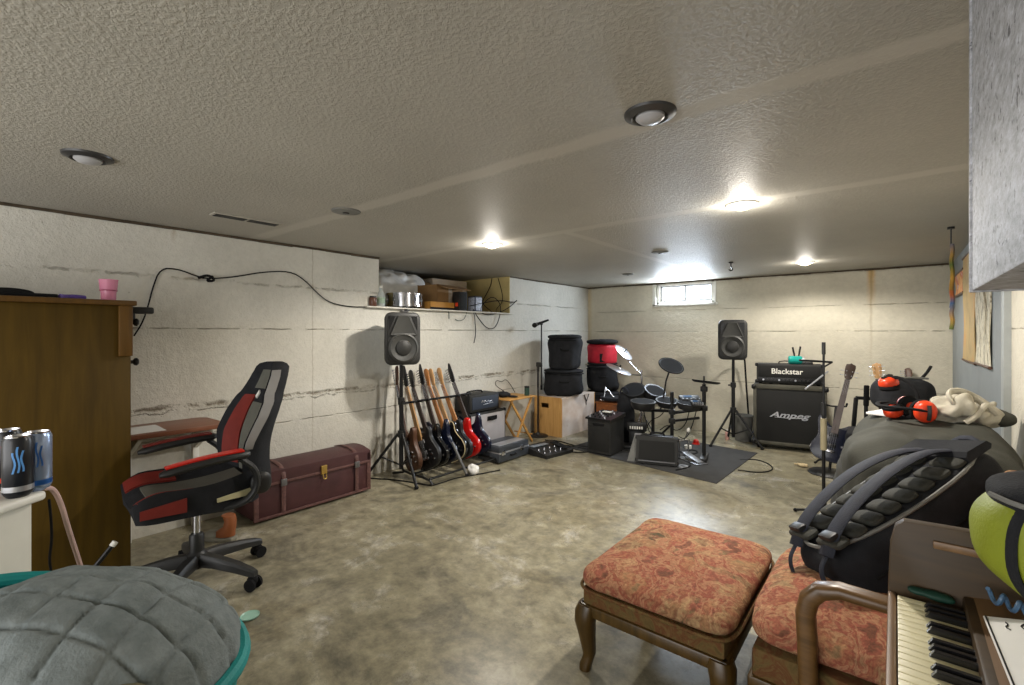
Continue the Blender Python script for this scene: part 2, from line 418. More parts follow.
    def build(s, name, m, parent=None, world=False, sharp=35, subd=0):
        me = bpy.data.meshes.new(name)
        if world and parent is not None: s.bm.transform(parent_mtx(parent).inverted())
        s.bm.to_mesh(me); s.bm.free()
        me.materials.append(MT[m] if isinstance(m, str) else m)
        for p in me.polygons: p.use_smooth = True
        me.set_sharp_from_angle(angle=math.radians(sharp))
        o = bpy.data.objects.new(name, me); COL.objects.link(o)
        if parent is not None: o.parent = parent
        if subd:
            md = o.modifiers.new('s', 'SUBSURF'); md.levels = md.render_levels = subd
        return o
def parent_mtx(p):
    m = p.matrix_basis.copy()
    while p.parent: p = p.parent; m = p.matrix_basis @ m
    return m
def tag(o, label=None, cat=None, group=None, kind=None):
    for k, v in (('label', label), ('category', cat), ('group', group), ('kind', kind)):
        if v: o[k] = v
    return o
def thing(name, label, cat, loc, rz=0, group=None, mtx=None):
    o = bpy.data.objects.new(name, None); o.empty_display_size = .1; COL.objects.link(o)
    if mtx is not None: o.matrix_basis = mtx
    else: o.location = V(loc); o.rotation_euler = (0, 0, rz)
    return tag(o, label, cat, group)
def origin_to(o, p):      # move a mesh thing's origin to p without moving the mesh
    p = V(p); o.data.transform(Matrix.Translation(-p)); o.location = p; return o
def solo(m, name, material, label, cat, p, group=None, kind=None, sharp=35):
    o = m.build(name, material, sharp=sharp); origin_to(o, p); return tag(o, label, cat, group, kind)
def yawdir(d): return math.atan2(d[1], d[0])
def copy_tree(o):
    r = o.copy(); COL.objects.link(r)
    def rec(a, b):
        for ch in a.children:
            c = ch.copy(); COL.objects.link(c); c.parent = b; rec(ch, c)
    rec(o, r); return r
def struct(m, name, material): return tag(m.build(name, material), kind='structure')
# ------------------------------------------------------------------ the room
T0 = .25
struct(M().box((-.25, YF, -.1), (XR+.25, YB+.25, 0)), 'floor', 'floor')
struct(M().box((-1.4, YF, CEIL), (XR+.25, YB+.25, CEIL+.1)), 'ceiling', 'ceiling')
OY0, OY1, OZ = 2.68, 4.655, 1.592      # opening of the crawl space above the left wall
m = M()
m.box((-T0, YF, 0), (0, YB, OZ)); m.box((-T0, YF, OZ), (0, OY0, CEIL)); m.box((-T0, OY1, OZ), (0, YB, CEIL))
m.box((-.02, 2.52, OZ-.014), (.055, OY1, OZ))
struct(m, 'wall_left', 'wall_l')
m = M()
m.box((-1.3, OY0-.1, OZ-.08), (-T0, OY1+.1, OZ)); m.box((-1.3, OY0-.1, OZ), (-T0, OY0, CEIL)); m.box((-1.35, OY0-.1, OZ), (-1.3, OY1+.1, CEIL))
m.box((-1.3, OY1-.012, OZ), (-.001, OY1+.004, CEIL))
struct(m, 'trim_recess', 'yplast')
WX0, WX1, WZ0, WZ1 = 1.13, 1.935, 1.755, 2.05
m = M()
m.box((-T0, YB, 0), (XR+T0, YB+.2, WZ0)); m.box((-T0, YB, WZ0), (WX0, YB+.2, CEIL)); m.box((WX1, YB, WZ0), (XR+T0, YB+.2, CEIL)); m.box((WX0, YB, WZ1), (WX1, YB+.2, CEIL))
struct(m, 'wall_back', 'wall_b')
m = M(); m.box((XR, YF, 0), (XR+T0, 3.55, CEIL)); struct(m, 'wall_right', 'wall_r')
m = M(); m.box((XR-.012, 3.62, 0), (XR+T0, YB, CEIL)); struct(m, 'wall_side', 'greywall')
m = M(); m.box((XR-.03, 3.55, 0), (XR+T0, 3.62, CEIL), .006); struct(m, 'trim_post', mat('grey_post', (150, 154, 152), .5))
# dark gap strips where walls meet the ceiling
dk = mat('dark_gap', (74, 64, 50), .9, var=.4, scale=14)
m = M()
y = YF
while y < OY0-.02:
    L = min(.13+.2*random.random(), OY0-y); m.box((-.004, y, CEIL-.014-.008*random.random()), (.010+.008*random.random(), y+L, CEIL-.001)); y += L*.98
y = OY1
while y < YB:
    L = .15+.2*random.random(); m.box((-.004, y, CEIL-.012-.006*random.random()), (.012, min(YB, y+L), CEIL-.001)); y += L*.98
struct(m, 'trim_left', dk)
m = M(); x = 0
while x < XR-.03:
    L = .2+.2*random.random(); m.box((x, YB-.012, CEIL-.014-.008*random.random()), (min(XR-.02, x+L), YB+.004, CEIL-.001)); x += L*.98
struct(m, 'trim_back', dk)
# window
wn = tag(M().box((WX0, YB+.02, WZ0), (WX0+.035, YB+.14, WZ1), .004).box((WX1-.035, YB+.02, WZ0), (WX1, YB+.14, WZ1), .004)
         .box((WX0, YB+.02, WZ0), (WX1, YB+.14, WZ0+.035), .004).box((WX0, YB+.02, WZ1-.03), (WX1, YB+.14, WZ1), .004)
         .build('window_1', 'white'), kind='structure')
xm = (WX0+WX1)/2
for a, b, yy in ((WX0+.035, xm+.012, .09), (xm-.012, WX1-.035, .06)):
    f = M().box((a, YB+yy, WZ0+.035), (a+.02, YB+yy+.025, WZ1-.03)).box((b-.02, YB+yy, WZ0+.035), (b, YB+yy+.025, WZ1-.03)).box((a, YB+yy, WZ0+.035), (b, YB+yy+.025, WZ0+.055)).box((a, YB+yy, WZ1-.05), (b, YB+yy+.025, WZ1-.03)).build('sash', mat('pale_grey_sash', (170, 172, 176), .4), wn)
    M().box((a+.02, YB+yy+.010, WZ0+.055), (b-.02, YB+yy+.015, WZ1-.05)).build('pane', 'pane', f)
m = M().box((WX0-.05, YB-.012, WZ0-.035), (WX1+.05, YB+.02, WZ0), .004).box((WX0-.05, YB-.012, WZ0-.03), (WX0, YB+.02, WZ1-.001), .004).box((WX1, YB-.012, WZ0-.03), (WX1+.03, YB+.02, WZ1-.001), .004)
m.build('casing', 'white', wn)

# ceiling lights
def can_light(px, py, lit, label, r=.082):
    p = atz(px, py, CEIL)
    t = thing('recessed_ceiling_light', label, 'ceiling light', (p.x, p.y, CEIL), 0, 'recessed can lights in the ceiling')
    ring = M().lathe([(r*.66, -.012), (r*.72, -.018), (r, -.008), (r*1.02, 0), (r*.6, 0), (r*.66, -.012)], 36).build('trim_ring', 'white' if lit else mat('dark_ring', (70, 70, 70), .35, .4), t)
    M().lathe([(r*.64, -.001), (r*.64, -.010), (0, -.006), (0, -.001)], 32).build('baffle', 'blackm', t)
    M().lathe([(0, -.034), (r*.2, -.033), (r*.42, -.028), (r*.56, -.018), (r*.56, -.006), (0, -.006)], 28).build('bulb', 'bulb_on' if lit else 'bulb_off', t)
    return p
can_light(650, 113, 0, 'large unlit recessed ceiling light nearest the camera with a dark ring')
can_light(88, 156, 0, 'unlit recessed ceiling light above the tall brown cabinet by the left wall')
LP = []
for px, py, lb in ((742, 204, 'brightly lit recessed ceiling light in the middle of the ceiling on the right'), (492, 244, 'lit recessed ceiling light near the left wall above the guitars'), (805, 262, 'lit recessed ceiling light close to the back wall above the tall amplifier stack')):
    LP.append(can_light(px, py, 1, lb))
def ceil_disc(px, py, r, label):
    p = atz(px, py, CEIL); t = thing('ceiling_cover', label, 'ceiling cover', (p.x, p.y, CEIL))
    M().lathe([(0, -.012), (r*.7, -.012), (r*.95, -.006), (r, 0), (0, 0)], 32).build('plate', 'steel' if r < .07 else 'greybin', t)
    M().lathe([(0, -.018), (r*.2, -.017), (r*.24, -.011), (0, -.011)], 16).build('hub', 'blackm', t)
ceil_disc(346, 211, .085, 'round dark ceiling cover above the wall cable and left speaker')
ceil_disc(660, 252, .075, 'small round dark ceiling cover left of the middle lit lamp')
ceil_disc(628, 274, .07, 'smallest round ceiling cover just before the window')
p = atz(247, 219, CEIL)
t = thing('ceiling_vent', 'long narrow slotted vent in the ceiling beside the left wall', 'vent', (p.x, p.y, CEIL))
M().box((-.05, -.20, -.008), (.05, .20, 0), .003).build('frame', mat('vent_cream', (168, 164, 152), .5), t)
for k in range(4): M().box((-.032+k*.018, -.185, -.011), (-.022+k*.018, -.01, -.007)).box((-.032+k*.018, .01, -.011), (-.022+k*.018, .185, -.007)).build('slot', 'blackm', t)
p = atz(731, 262, CEIL)
t = thing('ceiling_hook', 'small black hook hanging from the ceiling between window and back lamp', 'hook', (p.x, p.y, CEIL))
M().cyl((0, 0, 0), (0, 0, -.012), .022).build('plate', 'blackm', t); M().tube([(0, 0, -.01), (0, 0, -.05), (.02, 0, -.075), (0, 0, -.09), (-.02, 0, -.075)], .006, smooth=2).build('hook', 'blackm', t)

# duct at the upper right
t = thing('metal_duct', 'speckled grey sheet metal duct hanging from the ceiling at upper right', 'duct', (4.11, .95, CEIL))
dx0, dy1, dz0 = 3.957, 1.405, 1.43
M().box((dx0, .45, dz0), (XR-.005, dy1, CEIL), .003).build('duct_body', 'duct', t, world=True)
M().box((dx0-.004, dy1-.008, dz0-.003), (XR-.006, dy1+.006, CEIL-.001), .002).build('end_flange', 'duct', t, world=True)

# hangings on the grey wall
p = atz(951, 227, CEIL)
t = thing('hanging_streamer', 'long narrow multicoloured woven strip hanging from a ceiling hook by the grey wall', 'wall hanging', p)
M().cyl((0, 0, 0), (0, 0, -.015), .02).tube([(0, 0, -.01), (0, 0, -.12)], .004).build('hook', 'blackm', t)
q0 = V((0, 0, -.12)); L = .62
def striped():
    tt = NT('woven_stripes'); co = tt.coord(); sx = tt.n('ShaderNodeSeparateXYZ'); tt.l(co, sx.inputs[0])
    f = tt.math('FRACT', tt.math('MULTIPLY', sx.outputs[2], 2.3))
    col = tt.ramp(f, [(0, lin((150, 110, 40))), (.2, lin((196, 150, 60))), (.4, lin((90, 110, 50))), (.55, lin((180, 140, 70))), (.8, lin((60, 96, 140))), (.92, lin((170, 90, 40)))])
    return tt.set(Base_Color=col, Roughness=.85)
st_m = striped()
for k, (a, b, w) in enumerate(((-.12, -.34, .022), (-.33, -.55, .028), (-.54, -.70, .022))):
    mm = M().sheet(lambda u, v: V((.003*math.sin(9*v+k)+.01*math.sin(3*u), (u-.5)*w*3.2, a+(b-a)*v)), 4, 10, .014); mm.build('woven_panel', st_m, t)
def wall_sheet(name, label, cat, px0, py0, px1, py1, mt, rodm=None):
    a = atx(px0, py0, XR-.014); b = atx(px1, py1, XR-.014)
    yA, yB_ = a.y, b.y; z1, z0 = a.z, b.z
    t = thing(name, label, cat, (XR-.014, (yA+yB_)/2, z0))
    M().sheet(lambda u, v: V((XR-.022-.004*math.sin(v*7+u*3), yA+(yB_-yA)*u, z1+(z0-z1)*v)), 6, 12, .006).build('sheet', mt, t, world=True)
    M().cyl((XR-.024, yA+.02, z1), (XR-.024, yB_-.02, z1), .010, seg=10).cyl((XR-.024, yA+.02, z0), (XR-.024, yB_-.02, z0), .010, seg=10).build('rod', rodm or 'gbrown', t, world=True)
def art(name, cols, sc, stretch=(1, 1, 1)):
    tt = NT(name); co = tt.coord(); mp = tt.n('ShaderNodeMapping'); mp.inputs['Scale'].default_value = stretch; tt.l(co, mp.inputs[0])
    f = tt.noise(mp.outputs[0], sc, 4, .6, .5)
    n = len(cols); return tt.set(Base_Color=tt.ramp(f, [(.3+.4*i/(n-1), lin(c)) for i, c in enumerate(cols)]), Roughness=.75)
wall_sheet('wall_poster', 'small orange and white poster on the grey wall beside the tan banner', 'poster', 957, 276, 965, 292, art('orange_print', [(210, 110, 40), (222, 180, 120), (190, 80, 40), (210, 206, 196)], 9))
wall_sheet('wall_banner', 'tall plain tan banner on the grey wall left of the patterned scroll', 'banner', 965, 259, 977, 364, art('tan_print', [(150, 130, 92), (176, 152, 104), (190, 140, 80)], 4, (1, 1, 1)))
wall_sheet('wall_scroll', 'cream scroll with dark brush pattern on the grey wall under the duct', 'scroll', 978, 286, 992, 368, art('cream_brush_print', [(96, 84, 60), (206, 198, 172), (220, 214, 194), (110, 98, 72), (212, 204, 182)], 9, (1, 3, 1)))

# wall cable on the left wall
pts = [atx(a, b, .012) for a, b in ((134, 336), (143, 322), (149, 303), (152, 290), (160, 268), (178, 269), (196, 276), (207, 279), (235, 277), (262, 272), (290, 271), (305, 280), (318, 294), (330, 303), (350, 307), (368, 307))]
t = thing('wall_cable', 'black cable tacked along the left wall from the brown cabinet to the ledge', 'cable', pts[7])
M().tube(pts, .0045, smooth=2).build('cable', 'rubber', t, world=True)
kk = pts[7]
M().tube([kk+V((.01, -.06, .0)), kk+V((.03, .0, .03)), kk+V((.02, .05, -.01)), kk+V((.03, -.02, -.02)), kk+V((.02, .03, .02))], .009, smooth=2).build('knot', 'rubber', t, world=True)
# ------------------------------------------------------------------ left foreground and left wall
# tall cabinet
cx1, cy1, cz1 = .60, atx(131, 420, .60).y, 1.515
t = thing('tall_cabinet', 'tall dark brown wooden cabinet against the left wall with a pink cup on top', 'cabinet', (.32, .2, 0))
M().box((.03, -.45, 0), (cx1, cy1, cz1-.028), .004).build('body', 'wardrobe', t, world=True)
M().box((.02, -.47, cz1-.028), (cx1+.035, cy1+.02, cz1), .006).build('top_board', 'wardrobe2', t, world=True)
M().box((cx1-.002, cy1-.055, cz1-.30), (cx1+.022, cy1+.004, cz1-.028), .003).build('corner_cleat', 'wardrobe2', t, world=True)
for z in (1.40, 1.18):
    M().lathe([(0, 0), (.010, 0), (.010, .018), (.020, .026), (.022, .036), (.014, .044), (0, .046)], 18, Matrix.Translation((cx1-.05, cy1, z)) @ rot_to((0, 1, 0))).build('knob', 'blackm', t, world=True)
M().box((cx1-.09, cy1+.005, 1.448), (cx1-.04, cy1+.115, 1.486), .010).box((cx1-.085, cy1-.005, 1.40), (cx1-.045, cy1+.03, 1.46), .006).build('bracket', 'black', t, world=True)
# cup on the cabinet
p = V((cx1-.12, .60, cz1))
t = thing('plastic_cup', 'pink translucent plastic cup on top of the brown cabinet', 'cup', p)
M().lathe([(0, .001), (.030, .001), (.033, .010), (.034, .052), (.0375, .058), (.042, .115), (.044, .118), (.041, .117), (.036, .06), (.031, .008), (0, .006)], 36).build('cup_body', 'pink', t)
M().lathe([(.0385, .055), (.0395, .058), (.0385, .061)], 36).build('ridge', mat('pink_edge', (150, 70, 96), .4), t)
solo(M().tube([(cx1-.1, .50, cz1+.012), (cx1-.08, .455, cz1+.014), (cx1-.09, .43, cz1+.012), (cx1-.06, .40, cz1+.012)], .012, smooth=1), 'purple_marker', mat('purple_plastic', (96, 74, 150), .4), 'small purple marker lying on the brown cabinet beside the pink cup', 'marker', (cx1-.08, .45, cz1))
m = M().tube([(cx1-.06, .39, cz1+.012), (cx1-.05, .30, cz1+.012), (cx1-.06, .18, cz1+.014), (cx1-.07, .02, cz1+.013), (cx1-.08, -.2, cz1+.012)], .010, smooth=2)
m.blob((cx1-.08, .22, cz1+.022), (.03, .09, .022))
solo(m, 'power_adapter', 'rubber', 'flat black adapter and cord lying along the top of the brown cabinet', 'adapter', (cx1-.08, .2, cz1))

# low white unit with cans (left edge of the frame)
FT = .840; p = atd(48, 490, 1.5); ux, uy = p.x, p.y
t = thing('white_mini_fridge', 'white mini fridge at the left edge holding drink cans', 'fridge', (ux-.1, uy+.15, 0))
R0 = Matrix.Translation((ux, uy, 0)) @ Matrix.Rotation(YAW, 4, 'Z')
M().box((-.46, -.56, FT-.03), (0, 0, FT), .012, R0, 3).build('top', 'white', t, world=True)
M().box((-.44, -.54, .02), (-.028, -.02, FT-.03), .008, R0).build('body', 'offwhite', t, world=True)
M().box((-.41, -.50, 0), (-.05, -.05, .03), 0, R0).build('base', 'blackm', t, world=True)
def can(p, label, body, band, h=.186, r=.0355, txt=None):
    t = thing('drink_can', label, 'can', p, 0, 'energy drink cans on the white fridge')
    M().lathe([(0, .002), (r*.72, 0), (r*.86, .006), (r, .016), (r, h-.016), (r*.86, h-.003)], 36).build('can_body', body, t)
    M().lathe([(r*.87, h-.004), (r*.88, h), (r*.8, h), (r*.76, h-.006), (0, h-.006)], 36).build('lid', 'chrome', t)
    M().lathe([(r*1.004, .020), (r*1.006, .024), (r*1.006, .034), (r*1.004, .036)], 36).build('lower_band', band, t)
    # claw-like stripes on the side that faces the room
    a0 = math.atan2(CAM.y-p[1], CAM.x-p[0])
    mm = M()
    for k in (-1, 0, 1):
        mm.sheet(lambda u, v: V(((r+.0006)*math.cos(a0+k*.26+(u-.5)*.13+.08*math.sin(v*6+k)), (r+.0006)*math.sin(a0+k*.26+(u-.5)*.13+.08*math.sin(v*6+k)), h*(.42+.012*k)+h*(.42-.08*abs(k))*v)), 3, 8, .0008)
    mm.build('claw_mark', txt or 'blue', t)
    return t
b1 = mat('metallic_blue', (44, 96, 170), .3, .5); b2 = mat('can_black', (26, 28, 34), .3); b3 = mat('can_silver_blue', (150, 166, 196), .25, .6)
lightblue = mat('light_blue_print', (92, 150, 214), .35)
c0 = atz(18, 496, FT); can((c0.x, c0.y, FT), 'dark energy drink can with light blue mark in front on the white fridge', b2, 'silver', txt=lightblue)
c1 = atz(33, 491, FT)
can((c1.x-.01, c1.y+.01, FT), 'silver blue drink can just behind the dark one on the white fridge', b3, b1, txt=b1)
c2 = atz(-1, 490, FT); can((c2.x-.03, c2.y+.02, FT), 'black drink can with orange band at the left edge of the photo', b2, 'orange', txt=mat('print_red', (180, 60, 40), .4))

# hose, cable from the fridge
pts = [(44, 488, 1.50), (53, 488, 1.54), (61, 503, 1.57), (68, 528, 1.62), (76, 552, 1.7), (83, 574, 1.78), (88, 600, 1.85)]
w = [atd(*q) for q in pts]; w.append(V((w[-1].x, w[-1].y, .02)))
solo(M().tube(w, .0075, smooth=2), 'pale_hose', mat('pinkish_hose', (196, 166, 160), .45), 'pale pinkish hose hanging from the white fridge against the brown cabinet', 'hose', (w[-1].x, w[-1].y, 0))
w = [atd(*q) for q in ((49, 500, 1.6), (51, 518, 1.65), (52, 540, 1.7), (49, 560, 1.75), (52, 575, 1.8))]; w.append(V((w[-1].x, w[-1].y, .02)))
solo(M().tube(w, .004, smooth=2), 'hanging_cable', 'rubber', 'thin dark cord hanging straight down beside the pale hose', 'cord', (w[-1].x, w[-1].y, 0))

# teal basket with grey quilted cushion
def fpt(sx, tt, z): return V((CAM.x, CAM.y, 0)) + RT*sx + FW*tt + UP*z
sc = fpt(-1.045, 1.10, 0); BRX, BRY = .375, .25
t = thing('laundry_basket', 'large oval teal basket in the lower left corner holding the grey quilted cushion', 'basket', sc, YAW)
def oval(k, z, e=2.4): return [V((k*BRX*math.copysign(abs(math.cos(a))**(2/e), math.cos(a)), k*BRY*math.copysign(abs(math.sin(a))**(2/e), math.sin(a)), z-.085*k*math.cos(a)*(z/.6))) for a in [2*PI*i/56 for i in range(56)]]
M().loft([oval(.74, 0), oval(.78, .02), oval(.86, .25), oval(.95, .48), oval(1.0, .605), oval(.975, .61), oval(.93, .49), oval(.84, .25), oval(.74, .03)]).build('basket_body', 'teal', t)
M().tube(oval(1.0, .607), .018, 10, closed=True).build('rim', 'teal', t)
for q in (-1,):
    M().tube([(q*(BRX+.005), -.07, .56-.06*q), (q*(BRX+.05), -.06, .53-.06*q), (q*(BRX+.05), .06, .53-.06*q), (q*(BRX+.005), .07, .56-.06*q)], .012, smooth=2).build('handle', 'teal', t)
def pillow_fn(w, q):
    s = w.copy()
    gx = (w.x+.05*w.y)/.098; gy = (w.y+.25*w.x*w.x)/.092+.35
    g = min(abs(gx-round(gx)), abs(gy-round(gy)))
    k = math.exp(-(g/.05)**2)
    s = s*(1-.022*k)
    s.z -= .004*k
    s.z -= .16*max(0, -w.x/.38-.25)**2
    s.z -= .05*max(0, w.x/.38)**2
    if q.z < 0: s.z *= .6
    return s
cu = solo(M().blob((0, 0, 0), (.372, .25, .185), (2.5, 2.3), .018, 6, 220, 100, Matrix.Translation(sc+RT*-.005+UP*.562) @ Matrix.Rotation(YAW+.05, 4, 'Z') @ Matrix.Rotation(.05, 4, 'Y'), pillow_fn),
     'quilted_cushion', 'quilt', 'big grey quilted cushion heaped in the teal basket', 'cushion', sc+UP*.58, sharp=80)
fl = M().blob((0, 0, 0), (.17, .07, .05), (2.2, 2.2), .02, 7, 40, 20, Matrix.Translation(sc+RT*.17-FW*.19+UP*.585) @ Matrix.Rotation(YAW+.2, 4, 'Z'))
solo(fl, 'folded_blanket', mat('olive_fleece', (92, 88, 66), .9, bump=.4), 'folded olive blanket tucked under the grey cushion in the teal basket', 'blanket', sc+UP*.55)
# black rod leaning on the cabinet
a = atd(96, 566, 2.1); b = atd(112, 546, 2.14); dd = (a-b); g = a+dd*((a.z-.0)/-dd.z) if dd.z < 0 else a
t = thing('black_rod', 'thin black rod with a white tip poking up behind the grey cushion', 'rod', (g.x, g.y, 0))
M().cyl(g+V((0, 0, .008)), b, .010).build('shaft', 'blackm', t, world=True); M().cyl(b, b+(b-a).normalized()*.02, .012).build('tip', 'white', t, world=True)

RXZ = Matrix(((1, 0, 0, 0), (0, 0, -1, 0), (0, 1, 0, 0), (0, 0, 0, 1)))
# desk behind the cabinet
t = thing('wall_desk', 'narrow red-brown desk against the left wall between brown cabinet and office chair', 'desk', (.28, .98, 0))
DZ = .745; d0 = .70; d1 = 1.225; fx = .42
M().prism([(.015, d0), (fx, d0), (fx, d1), (.06, d1-.01), (.015, d1-.05)], DZ-.028, DZ, bev=.004).build('desk_top', 'deskwood', t, world=True)
M().box((.02, d1-.10, 0), (.06, d1-.06, DZ-.028), .004).build('leg', 'white', t, world=True)
M().box((.02, d0+.05, 0), (.06, d0+.09, DZ-.028), .004).build('leg', 'white', t, world=True)
for yy in (d0+.07, d1-.08):
    M().prism([(.06, DZ-.028), (.34, DZ-.028), (.34, DZ-.05), (.06, DZ-.20)], -(yy+.012), -(yy-.012), RXZ).build('bracket', 'white', t, world=True)
solo(M().sheet(lambda u, v: V((.14+.24*u, d0+.02+.17*v, DZ+.004+.002*math.sin(5*u))), 8, 6, .003), 'paper_sheet', 'paper', 'white sheet of paper on the red-brown desk', 'paper', (.26, d0+.1, DZ))

# office chair -------------------------------------------------------
hub = V((.925, .885, 0)); GA = math.radians(46)
f = -RT*math.cos(GA) - FW*math.sin(GA); cl = atz(258, 590, 0)-hub
t = thing('gaming_chair', 'black, red and grey racing style office chair on a five-spoke base', 'chair', hub, yawdir(f)); t.scale = (1.05, 1.05, 1.05)
for k in range(5):
    a = yawdir(cl)-yawdir(f)+math.radians(72*k); c, s = math.cos(a), math.sin(a)
    lg = M().loft([[V((c*r - s*w*q, s*r + c*w*q, z+h*e)) for q, e in ((-1, -1), (1, -1), (1.0, .4), (.6, 1), (-.6, 1), (-1, .4))] for r, w, z, h in ((.03, .030, .125, .03), (.12, .028, .122, .026), (.24, .024, .105, .022), (.32, .020, .088, .018), (.345, .014, .082, .013))]).build('base_leg', 'black', t)
    cs = M()
    for q in (-1, 1):
        cs.cyl(V((c*.33 - s*.016*q, s*.33 + c*.016*q, .030)), V((c*.33 - s*.030*q, s*.33 + c*.030*q, .030)), .030, seg=20)
    cs.cyl((c*.33, s*.33, .03), (c*.33, s*.33, .085), .010); cs.blob((c*.325, s*.325, .045), (.026, .026, .026))
    cs.build('caster', 'rubber', lg)
M().lathe([(0, .085), (.045, .085), (.05, .10), (.048, .15), (.034, .165), (.033, .245), (.026, .255), (0, .255)], 28).build('hub', 'black', t)
M().cyl((0, 0, .25), (0, 0, .40), .017, seg=20).build('gas_lift', 'chrome', t)
M().box((-.14, -.09, .385), (.12, .09, .43), .02).tube([(0.05, -.06, .405), (.06, -.20, .40), (.06, -.25, .40)], .008).build('tilt_mechanism', 'blackm', t)
SZ = .47
# seat: low wedge with raised sides
def seat_pt(u, v, off=0.0, half=False):
    # u across (-1..1), v from back (0) to front (1)
    x = -.24+.52*v; w = .255-.03*abs(v-.45)*2
    z = SZ+.055-.03*math.sin(PI*min(1, v*1.0))+(.075*abs(u)**3.2)*(1-.35*v)-.05*max(0, (v-.78)/.22)**2
    return V((x, u*w, z+off))
def seat_under(u, v): q = seat_pt(u, v); return V((q.x*.96, q.y*.93, SZ-.055+.015*math.cos(u*1.5)))
b = M()
secs = []
for j in range(15):
    v = j/14; sh = 1-.10*max(0, (v-.85)/.15)**2-.10*max(0, (.1-v)/.1)**2
    ring = [seat_pt(-1+2*i/16, v) for i in range(17)] + [seat_under(1-2*i/16, v) for i in range(17)]
    cc = V((ring[0].x, 0, SZ)); secs.append([cc+(q-cc)*sh for q in ring])
b.loft(secs); b.build('seat', 'fabric_black', t, sharp=70)
M().sheet(lambda u, v: seat_pt(-.42+.84*u, .08+.80*v, .004), 10, 16, .008).build('seat_centre', 'greyfab', t)
for sgn in (-1, 1):
    M().sheet(lambda u, v: seat_pt(sgn*(.56+.36*u), .58+.40*v, .005), 8, 12, .010).build('seat_bolster', 'darkred', t)
    # side face: red nose and grey flash
    M().sheet(lambda u, v: V((.09+.17*u, sgn*(.243-.022*u), SZ-.02+.065*v*(1-.4*u))), 10, 4, .008).build('side_flash', 'darkred', t)
    M().sheet(lambda u, v: V((-.20+.17*u, sgn*(.250-.012*(1-u)), SZ-.005+.035*v*(1-.5*u))), 8, 4, .009).build('side_stripe', mat('beige_piping', (186, 178, 140), .6), t)
# backrest
def bk(u, s, off=0.0):
    # s 0..1 upward, u -1..1 across
    prof = [(0, .17), (.12, .205), (.3, .225), (.45, .245), (.60, .245), (.70, .225), (.80, .165), (.9, .145), (1, .12)]
    for (a, wa), (c, wc) in zip(prof, prof[1:]):
        if a <= s <= c: k = (s-a)/(c-a); k = k*k*(3-2*k); w = wa+(wc-wa)*k; break
    z = .47+.615*s; x = -.235-.075*s-.03*s*s+.03*math.sin(PI*s*1.5)
    bol = .095*abs(u)**2.6*(1-.45*abs(s-.42)/.58)
    return V((x+bol+off, u*w, z))
def bk_sec(s):
    fr = [bk(-1+2*i/18, s) for i in range(19)]
    th = .085-.035*s
    bkk = [V((q.x*1.0-th-(.03*(1-abs(-1+2*i/18)**2)), q.y*.97, q.z)) for i, q in enumerate(fr)]
    return fr + bkk[::-1]
secs = [bk_sec(i/26) for i in range(27)]
def shrink(sec, k):
    c = sum(sec, V())/len(sec); return [c+(q-c)*k for q in sec]
top = shrink(secs[-1], .82); top = [q+V((0, 0, .018)) for q in top]; top2 = [q+V((0, 0, .010)) for q in shrink(top, .6)]
M().loft([shrink(secs[0], .9)]+secs[1:]+[top, top2]).build('backrest', 'fabric_black', t, sharp=75)
M().sheet(lambda u, v: bk(-.34+.68*u+0, .10+.58*v, .005), 10, 20, .010).build('back_centre', 'greyfab', t)
M().sheet(lambda u, v: bk((-.62+1.24*u), .80+.17*v, .004), 10, 8, .008).build('headrest_panel', 'greyfab', t)
for sgn in (-1, 1):
    M().sheet(lambda u, v: bk(sgn*(.40+(.50-.12*v)*u), .14+.60*v, .005), 8, 22, .010).build('back_bolster', 'darkred', t)
    M().sheet(lambda u, v: bk(sgn*(.26+.10*u), .71+.055*v+.02*u, .006), 5, 5, .008).build('harness_slot', 'white', t)
    M().sheet(lambda u, v: bk(sgn*.985, .36+.62*v, 0)+V((-.004-(.075-.03*(.36+.62*v))*u*(1-.45*(1-v)**2), sgn*(.006), 0)), 6, 22, .010).build('side_wing', 'silverfab', t)
    # armrests
    pad = M().loft([[V((x, sgn*.285+w*c, .68+zz+h*s_)) for c, s_ in [(math.cos(2*PI*i/14), math.sin(2*PI*i/14)) for i in range(14)]] for x, w, h, zz in ((-.16, .02, .012, .004), (-.14, .042, .020, .004), (-.02, .046, .022, 0), (.10, .044, .022, -.012), (.17, .038, .020, -.024), (.20, .016, .010, -.03))])
    pd = pad.build('armrest', 'black', t)
    M().sheet(lambda u, v: V((-.13+.31*u, sgn*.285+(-.030+.06*v)*(1-.25*u), .704-.026*u**2+.002*math.sin(PI*v))), 12, 5, .007).build('armrest_pad', 'red' if sgn > 0 else 'darkred', pd)
    M().tube([(-.12, sgn*.285, .665), (-.19, sgn*.287, .60), (-.20, sgn*.28, .50), (-.14, sgn*.255, .43), (0, sgn*.17, .415)], .022, 10, smooth=2, flat=.7).build('arm_bracket', 'black', t)
    M().blob((-.225, sgn*.245, .515), (.05, .022, .055), (2.6, 2.4)).build('hinge_cover', 'black', t)

